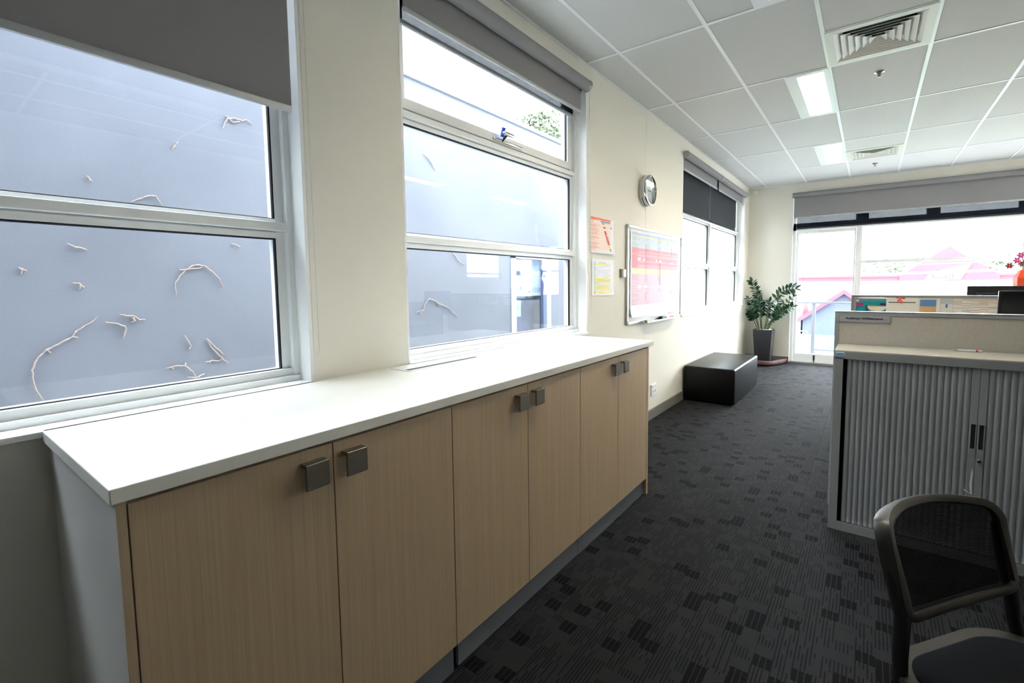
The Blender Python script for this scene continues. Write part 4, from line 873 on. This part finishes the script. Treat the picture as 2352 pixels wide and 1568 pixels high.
VINES = [
 ([(0.527,1.255),(0.492,1.216),(0.427,1.179),(0.407,1.143),(0.351,1.107),(0.296,1.076),(0.254,1.028),(0.232,0.967),(0.23,0.927),(0.238,0.861),(0.267,0.785)], [[(0.407,1.143),(0.43,1.135)],[(0.296,1.076),(0.312,1.058)]], 'long curved dry vine low on the grey wall outside the nearest window'),
 ([(0.558,1.22),(0.611,1.207),(0.654,1.186),(0.66,1.163),(0.639,1.107)], [], 'hooked dry vine twig right of the long curved vine'),
 ([(0.634,1.261),(0.655,1.254),(0.697,1.247),(0.731,1.222),(0.76,1.22)], [[(0.697,1.247),(0.702,1.214),(0.687,1.205)],[(0.69,1.24),(0.71,1.21)]], 'branching dry vine twig just above the hooked twig'),
 ([(0.935,1.371),(0.936,1.458),(0.98,1.525),(1.032,1.569),(1.075,1.585),(1.114,1.576),(1.16,1.537),(1.203,1.487),(1.222,1.426)], [[(0.965,1.544),(1.014,1.55),(1.1,1.566)]], 'arch shaped dry vine on the grey wall through the lower pane'),
 ([(0.966,1.096),(0.99,1.047),(1.002,1.026),(0.99,0.99)], [], 'short bent dry twig below the arch shaped vine'),
 ([(1.097,1.063),(1.122,1.002),(1.172,0.934),(1.185,0.917),(1.226,0.864)], [[(1.097,1.063),(1.14,1.01),(1.196,0.937)],[(1.185,0.917),(1.175,0.89)]], 'forked dry twig slanting down near the lower right of the pane'),
 ([(0.849,0.888),(0.904,0.896),(0.952,0.889),(0.984,0.864),(1.008,0.831),(1.024,0.778)], [[(0.88,0.89),(0.888,0.87)],[(0.96,0.89),(0.962,0.905)]], 'drooping dry twig at the foot of the grey wall'),
 ([(0.968,0.804),(1.031,0.797),(1.076,0.813)], [], 'tiny level twig under the drooping twig'),
 ([(1.081,0.897),(1.125,0.899),(1.189,0.896)], [[(1.11,0.9),(1.112,0.885)]], 'tiny straight twig left of the forked twig'),
 ([(0.423,1.69),(0.452,1.671),(0.504,1.656)], [], 'short slanting twig near the top left of the lower pane'),
 ([(0.216,1.544),(0.229,1.537),(0.247,1.529)], [[(0.226,1.536),(0.225,1.511)]], 'small forked twig at the far left of the lower pane'),
 ([(0.427,1.459),(0.454,1.459),(0.465,1.442),(0.477,1.43)], [[(0.462,1.444),(0.455,1.421)]], 'small forked twig in the left middle of the lower pane'),
 ([(1.296,1.746),(1.324,1.736),(1.357,1.726)], [], 'small curled twig near the top right of the lower pane'),
 ([(1.284,2.563),(1.3,2.612),(1.32,2.642),(1.368,2.655),(1.416,2.653),(1.446,2.666),(1.489,2.647)], [[(1.312,2.657),(1.352,2.621),(1.406,2.645)]], 'pale tangled vine just below the half drawn blind'),
 ([(1.007,2.402),(0.985,2.381),(0.968,2.348)], [], 'short curved twig in the upper pane middle'),
 ([(0.529,2.1),(0.54,2.077),(0.552,2.063)], [], 'short straight twig in the upper pane left of centre'),
 ([(0.732,1.97),(0.785,2.003),(0.83,2.023),(0.86,2.023),(0.891,1.968)], [], 'low arched twig just above the window transom'),
 ([(3.017,1.145),(3.112,1.169),(3.143,1.234),(3.193,1.284),(3.272,1.259),(3.352,1.218),(3.455,1.183),(3.54,1.124),(3.626,1.059)], [[(3.112,1.169),(3.06,1.12)],[(3.3,1.24),(3.34,1.2)]], 'wide arched dry vine through the lower pane of the middle window'),
 ([(3.539,1.804),(3.603,1.75),(3.668,1.69),(3.754,1.66)], [], 'thin slanting vine just under the middle window transom'),
 ([(3.157,2.793),(3.227,2.761),(3.275,2.716),(3.33,2.648)], [], 'faint slanting vine in the central pane of the middle window')]
for main, br, lb in VINES:
    mb = MB()
    def P3(l): 
        out = []
        for a, b in zip(l, l[1:]):
            for k in range(3):
                s_ = k/3; out.append((NX+0.009+random.uniform(0, 0.006), a[0]+(b[0]-a[0])*s_+random.uniform(-.003, .003), a[1]+(b[1]-a[1])*s_+random.uniform(-.003, .003)))
        out.append((NX+0.006, l[-1][0], l[-1][1])); return out
    q = P3(main); mb.tube(q, [0.0052*(0.55+0.45*math.sin(math.pi*i/(len(q)-1))) for i in range(len(q))], 6)
    for b_ in br: q = P3(b_); mb.tube(q, 0.0048, 5)
    solo('dry_vine', mb, twig_m, lb, 'vine', 'dry vines on the neighbouring wall')
def tree(name, pos, rx, rz, nleaf, ls, label, cat='tree', trunk_h=3.0):
    t = thing(name, (pos[0], pos[1], -3.6), label, cat, 'trees outside')
    part('trunk', MB().tube([(pos[0], pos[1], -3.6), (pos[0]+0.1, pos[1], pos[2]-rz*0.4), (pos[0], pos[1]+0.1, pos[2]+rz*0.4)], [0.22, 0.16, 0.05], 8), mat('bark', C(110, 96, 84), 0.9) if 'bark' not in MATS else MATS['bark'], t, True)
    mb = MB(); rnd = random.Random(hash(name+label) & 0xffff if False else len(label)*7)
    for i in range(nleaf):
        while True:
            q = Vector((rnd.uniform(-1, 1), rnd.uniform(-1, 1), rnd.uniform(-1, 1)))
            if 0.15 < q.length < 1 and q.length > rnd.random()**0.5*0.95: break
        lump = 0.8+0.2*math.sin(q.x*5+1)*math.sin(q.y*6)*math.sin(q.z*5+2)
        c = Vector(pos)+Vector((q.x*rx, q.y*rx, q.z*rz))*lump; a = Vector((rnd.gauss(0, 1), rnd.gauss(0, 1), rnd.gauss(0, .6))).normalized(); b = a.orthogonal().normalized()*0.42; s_ = ls*rnd.uniform(.7, 1.3)
        mb.quad(c-a*s_*.5, c+b*s_*.5, c+a*s_*.5, c-b*s_*.5)
    part('foliage', mb, tgreen_m, t, kind='stuff'); return t
tree('tree', (-7.2, 13.6, 5.5), 2.3, 2.2, 14000, 0.22, 'leafy tree above the parapet in the middle window')
# balcony
bc = thing('balcony', (2.2, 9.9, -0.2), 'concrete balcony with glass door threshold and steel railing', 'balcony')
part('slab', MB().box(0.1, 6.0, D+0.16, 10.75, -0.22, -0.03), mat('balcony_concrete', C(190, 188, 184), 0.8), bc)
steel = mat('galvanised_rail', C(78, 80, 88), 0.4, metal=0.0)
part('handrail', MB().box(0.1, 6.0, 10.55, 10.61, 0.985, 1.025, 0.006), steel, bc)
part('lower_rail', MB().box(0.1, 6.0, 10.565, 10.595, 0.06, 0.09), steel, bc)
for xx in (0.12, 0.93, 2.1, 3.3, 4.5): part('baluster_post', MB().box(xx-0.03, xx+0.03, 10.56, 10.60, -0.03, 0.99), steel, bc)
for zz in (0.12, 0.16, 0.20): part('wire', MB().cyl((0.1, 10.58, zz), (6.0, 10.58, zz), 0.003, n=6), red_m, bc)
gb = thing('gas_bottle', (0.80, 10.2, -0.03), 'white gas bottle standing on the balcony behind the door', 'gas bottle')
gcol = mat('white_enamel', C(150, 153, 158), 0.4)
part('body', MB().lathe([(0.09, 0.0), (0.118, 0.02), (0.122, 0.06), (0.122, 0.30), (0.105, 0.36), (0.05, 0.385), (0.0, 0.39)], (0.80, 10.2, -0.02), 'z', 28), gcol, gb, True)
part('collar', MB().box(0.735, 0.745, 10.15, 10.25, 0.36, 0.47).box(0.855, 0.865, 10.15, 10.25, 0.36, 0.47).box(0.735, 0.865, 10.15, 10.25, 0.465, 0.475), gcol, gb); part('valve', MB().cyl((0.80, 10.2, 0.36), (0.80, 10.2, 0.43), 0.014, n=10).cyl((0.80, 10.16, 0.41), (0.80, 10.24, 0.41), 0.012, n=10), nick_m, gb, True)
# street side buildings
def prism(mb, pts, y0, y1):
    A = [mb.bm.verts.new((x, y0, z)) for x, z in pts]; B = [mb.bm.verts.new((x, y1, z)) for x, z in pts]; k = len(pts)
    for i in range(k): mb.bm.faces.new((A[i], A[(i+1) % k], B[(i+1) % k], B[i]))
    mb.bm.faces.new(A[::-1]); mb.bm.faces.new(B); return mb
rh = thing('red_roof_shop', (4, 34, -3.6), 'long white shop with red gabled roof across the street', 'building')
part('wall', MB().box(-2.6, 14, 30.3, 38, -3.6, 1.45), extw_m, rh)
part('fascia', MB().box(-2.7, 14.2, 30.0, 30.3, 1.42, 1.60), red_m, rh); part('gutter', MB().box(-2.7, 14.2, 29.95, 30.0, 1.60, 1.70), red_m, rh)
part('roof', prism(MB(), [(4.807, 3.05), (3.0, 1.65), (2.98, 1.42), (6.6, 1.42), (6.6, 1.65)], 29.9, 37), red_m, rh)
part('roof', MB().hexa([(-2.7, 30.0, 1.70), (14.2, 30.0, 1.70), (14.2, 36, 1.70), (-2.7, 36, 1.70), (-2.5, 33, 1.85), (14, 33, 1.85), (14, 35, 1.85), (-2.5, 35, 1.85)]), red_m, rh)
sgn = part('sign_board', prism(MB(), [(3.95, 1.44), (4.15, 1.80), (5.62, 2.20), (5.26, 1.46)], 29.8, 29.9), extw_m, rh)
letters('lettering', text_mesh('Call', 0.85, 0.42, shear=0.25), Matrix.Translation((4.22, 29.78, 1.50)) @ Matrix.Shear('XZ', 4, (0.0, 0.0)), mat('sign_ink', C(46, 50, 84), 0.5), rh)
gh = thing('gabled_cottage', (1.1, 21.5, -3.6), 'small grey gabled cottage with red barge boards beyond the balcony', 'building')
part('wall', prism(MB(), [(-0.2, -3.6), (2.4, -3.6), (2.4, 0.1), (1.07, 1.0), (-0.2, 0.1)], 20.2, 23), grav_m, gh)
part('barge_board', prism(MB(), [(1.073, 1.13), (-0.35, 0.05), (-0.35, -0.12), (1.073, 0.97)], 20.0, 23.1), red_m, gh); part('barge_board', prism(MB(), [(1.073, 1.13), (2.5, 0.05), (2.5, -0.12), (1.073, 0.97)], 20.0, 23.1), red_m, gh)
part('window', MB().box(0.95, 1.35, 20.17, 20.2, -0.75, -0.35), extw_m, gh); part('window', MB().box(1.5, 1.8, 20.17, 20.2, -1.2, -0.8), extw_m, gh)
bs = thing('brick_roof_shed', (-1.6, 22, -3.6), 'low red tiled shed left of the grey cottage', 'building')
part('wall', MB().box(-1.9, -0.3, 20.6, 23, -3.6, 0.1), extw_m, bs); part('roof', MB().hexa([(-2.0, 20.3, 0.05), (-0.25, 20.3, 0.05), (-0.25, 23.2, 0.05), (-2.0, 23.2, 0.05), (-2.0, 21.6, 0.72), (-0.25, 21.6, 0.72), (-0.25, 22.0, 0.72), (-2.0, 22.0, 0.72)]), red_m, bs)
mf = thing('mural_fence', (1, 18, -3.6), 'painted blue and green mural fence below the cottage', 'fence')
for i in range(16):
    x = -3+i*0.42
    for (z0, z1, c) in ((-3.4, -1.3, 'green'), (-1.3, -0.95, 'white'), (-0.95, -0.35, 'blue')):
        k = 'mural_'+c
        if k not in MATS: mat(k, {'green': C(150, 196, 110), 'white': C(224, 230, 232), 'blue': C(96, 168, 214)}[c], 0.7)
    bo = part('board', MB().box(x, x+0.40, 18.0, 18.04, -3.6, -0.35), MATS['mural_blue'], mf)
    part('painted_band', MB().box(x, x+0.40, 17.995, 18.0, -3.6, -1.25), MATS['mural_green'], bo); part('painted_band', MB().box(x, x+0.40, 17.995, 18.0, -1.25, -0.95), MATS['mural_white'], bo)
for i, (x, y, z, r, lb) in enumerate(((3.2, 42, 2.0, 2.2, 'distant tree left of the red gable'), (9.2, 44, 2.2, 2.4, 'distant tree right of the red gable'), (5.2, 52, 2.4, 2.0, 'far hazy tree just behind the red gable'))):
    tree('tree', (x, y, z), r, 1.3, 900, 0.5, lb)
pp = thing('power_pole', (10.0, 28, -3.6), 'wooden power pole carrying street wires in front of the shop', 'power pole')
part('pole', MB().cyl((10.0, 28, -3.6), (10.0, 28, 4.5), 0.12, 0.1, n=10), MATS['bark'], pp); part('crossarm', MB().box(9.2, 10.8, 27.95, 28.05, 1.95, 2.05), MATS['bark'], pp)
for k, z in enumerate((2.05, 1.98, 2.4)): part('wire', MB().tube([(10.0+0.3*k, 28, z), (5, 28, z-0.22), (0, 28, z-0.30), (-12, 28, z)], 0.014, 5), extw_m, pp)
dp = thing('downpipe_post', (-1.2, 13.2, -3.6), 'pale steel post outside the far window', 'post')
part('pipe', MB().cyl((-1.62, 14.4, -3.6), (-1.62, 14.4, 4.6), 0.05, n=12), extw_m, dp)
for z in (1.2, 3.4): part('clip', MB().cyl((-1.62, 14.4, z), (-1.62, 14.4, z+0.06), 0.062, n=12), extw_m, dp)
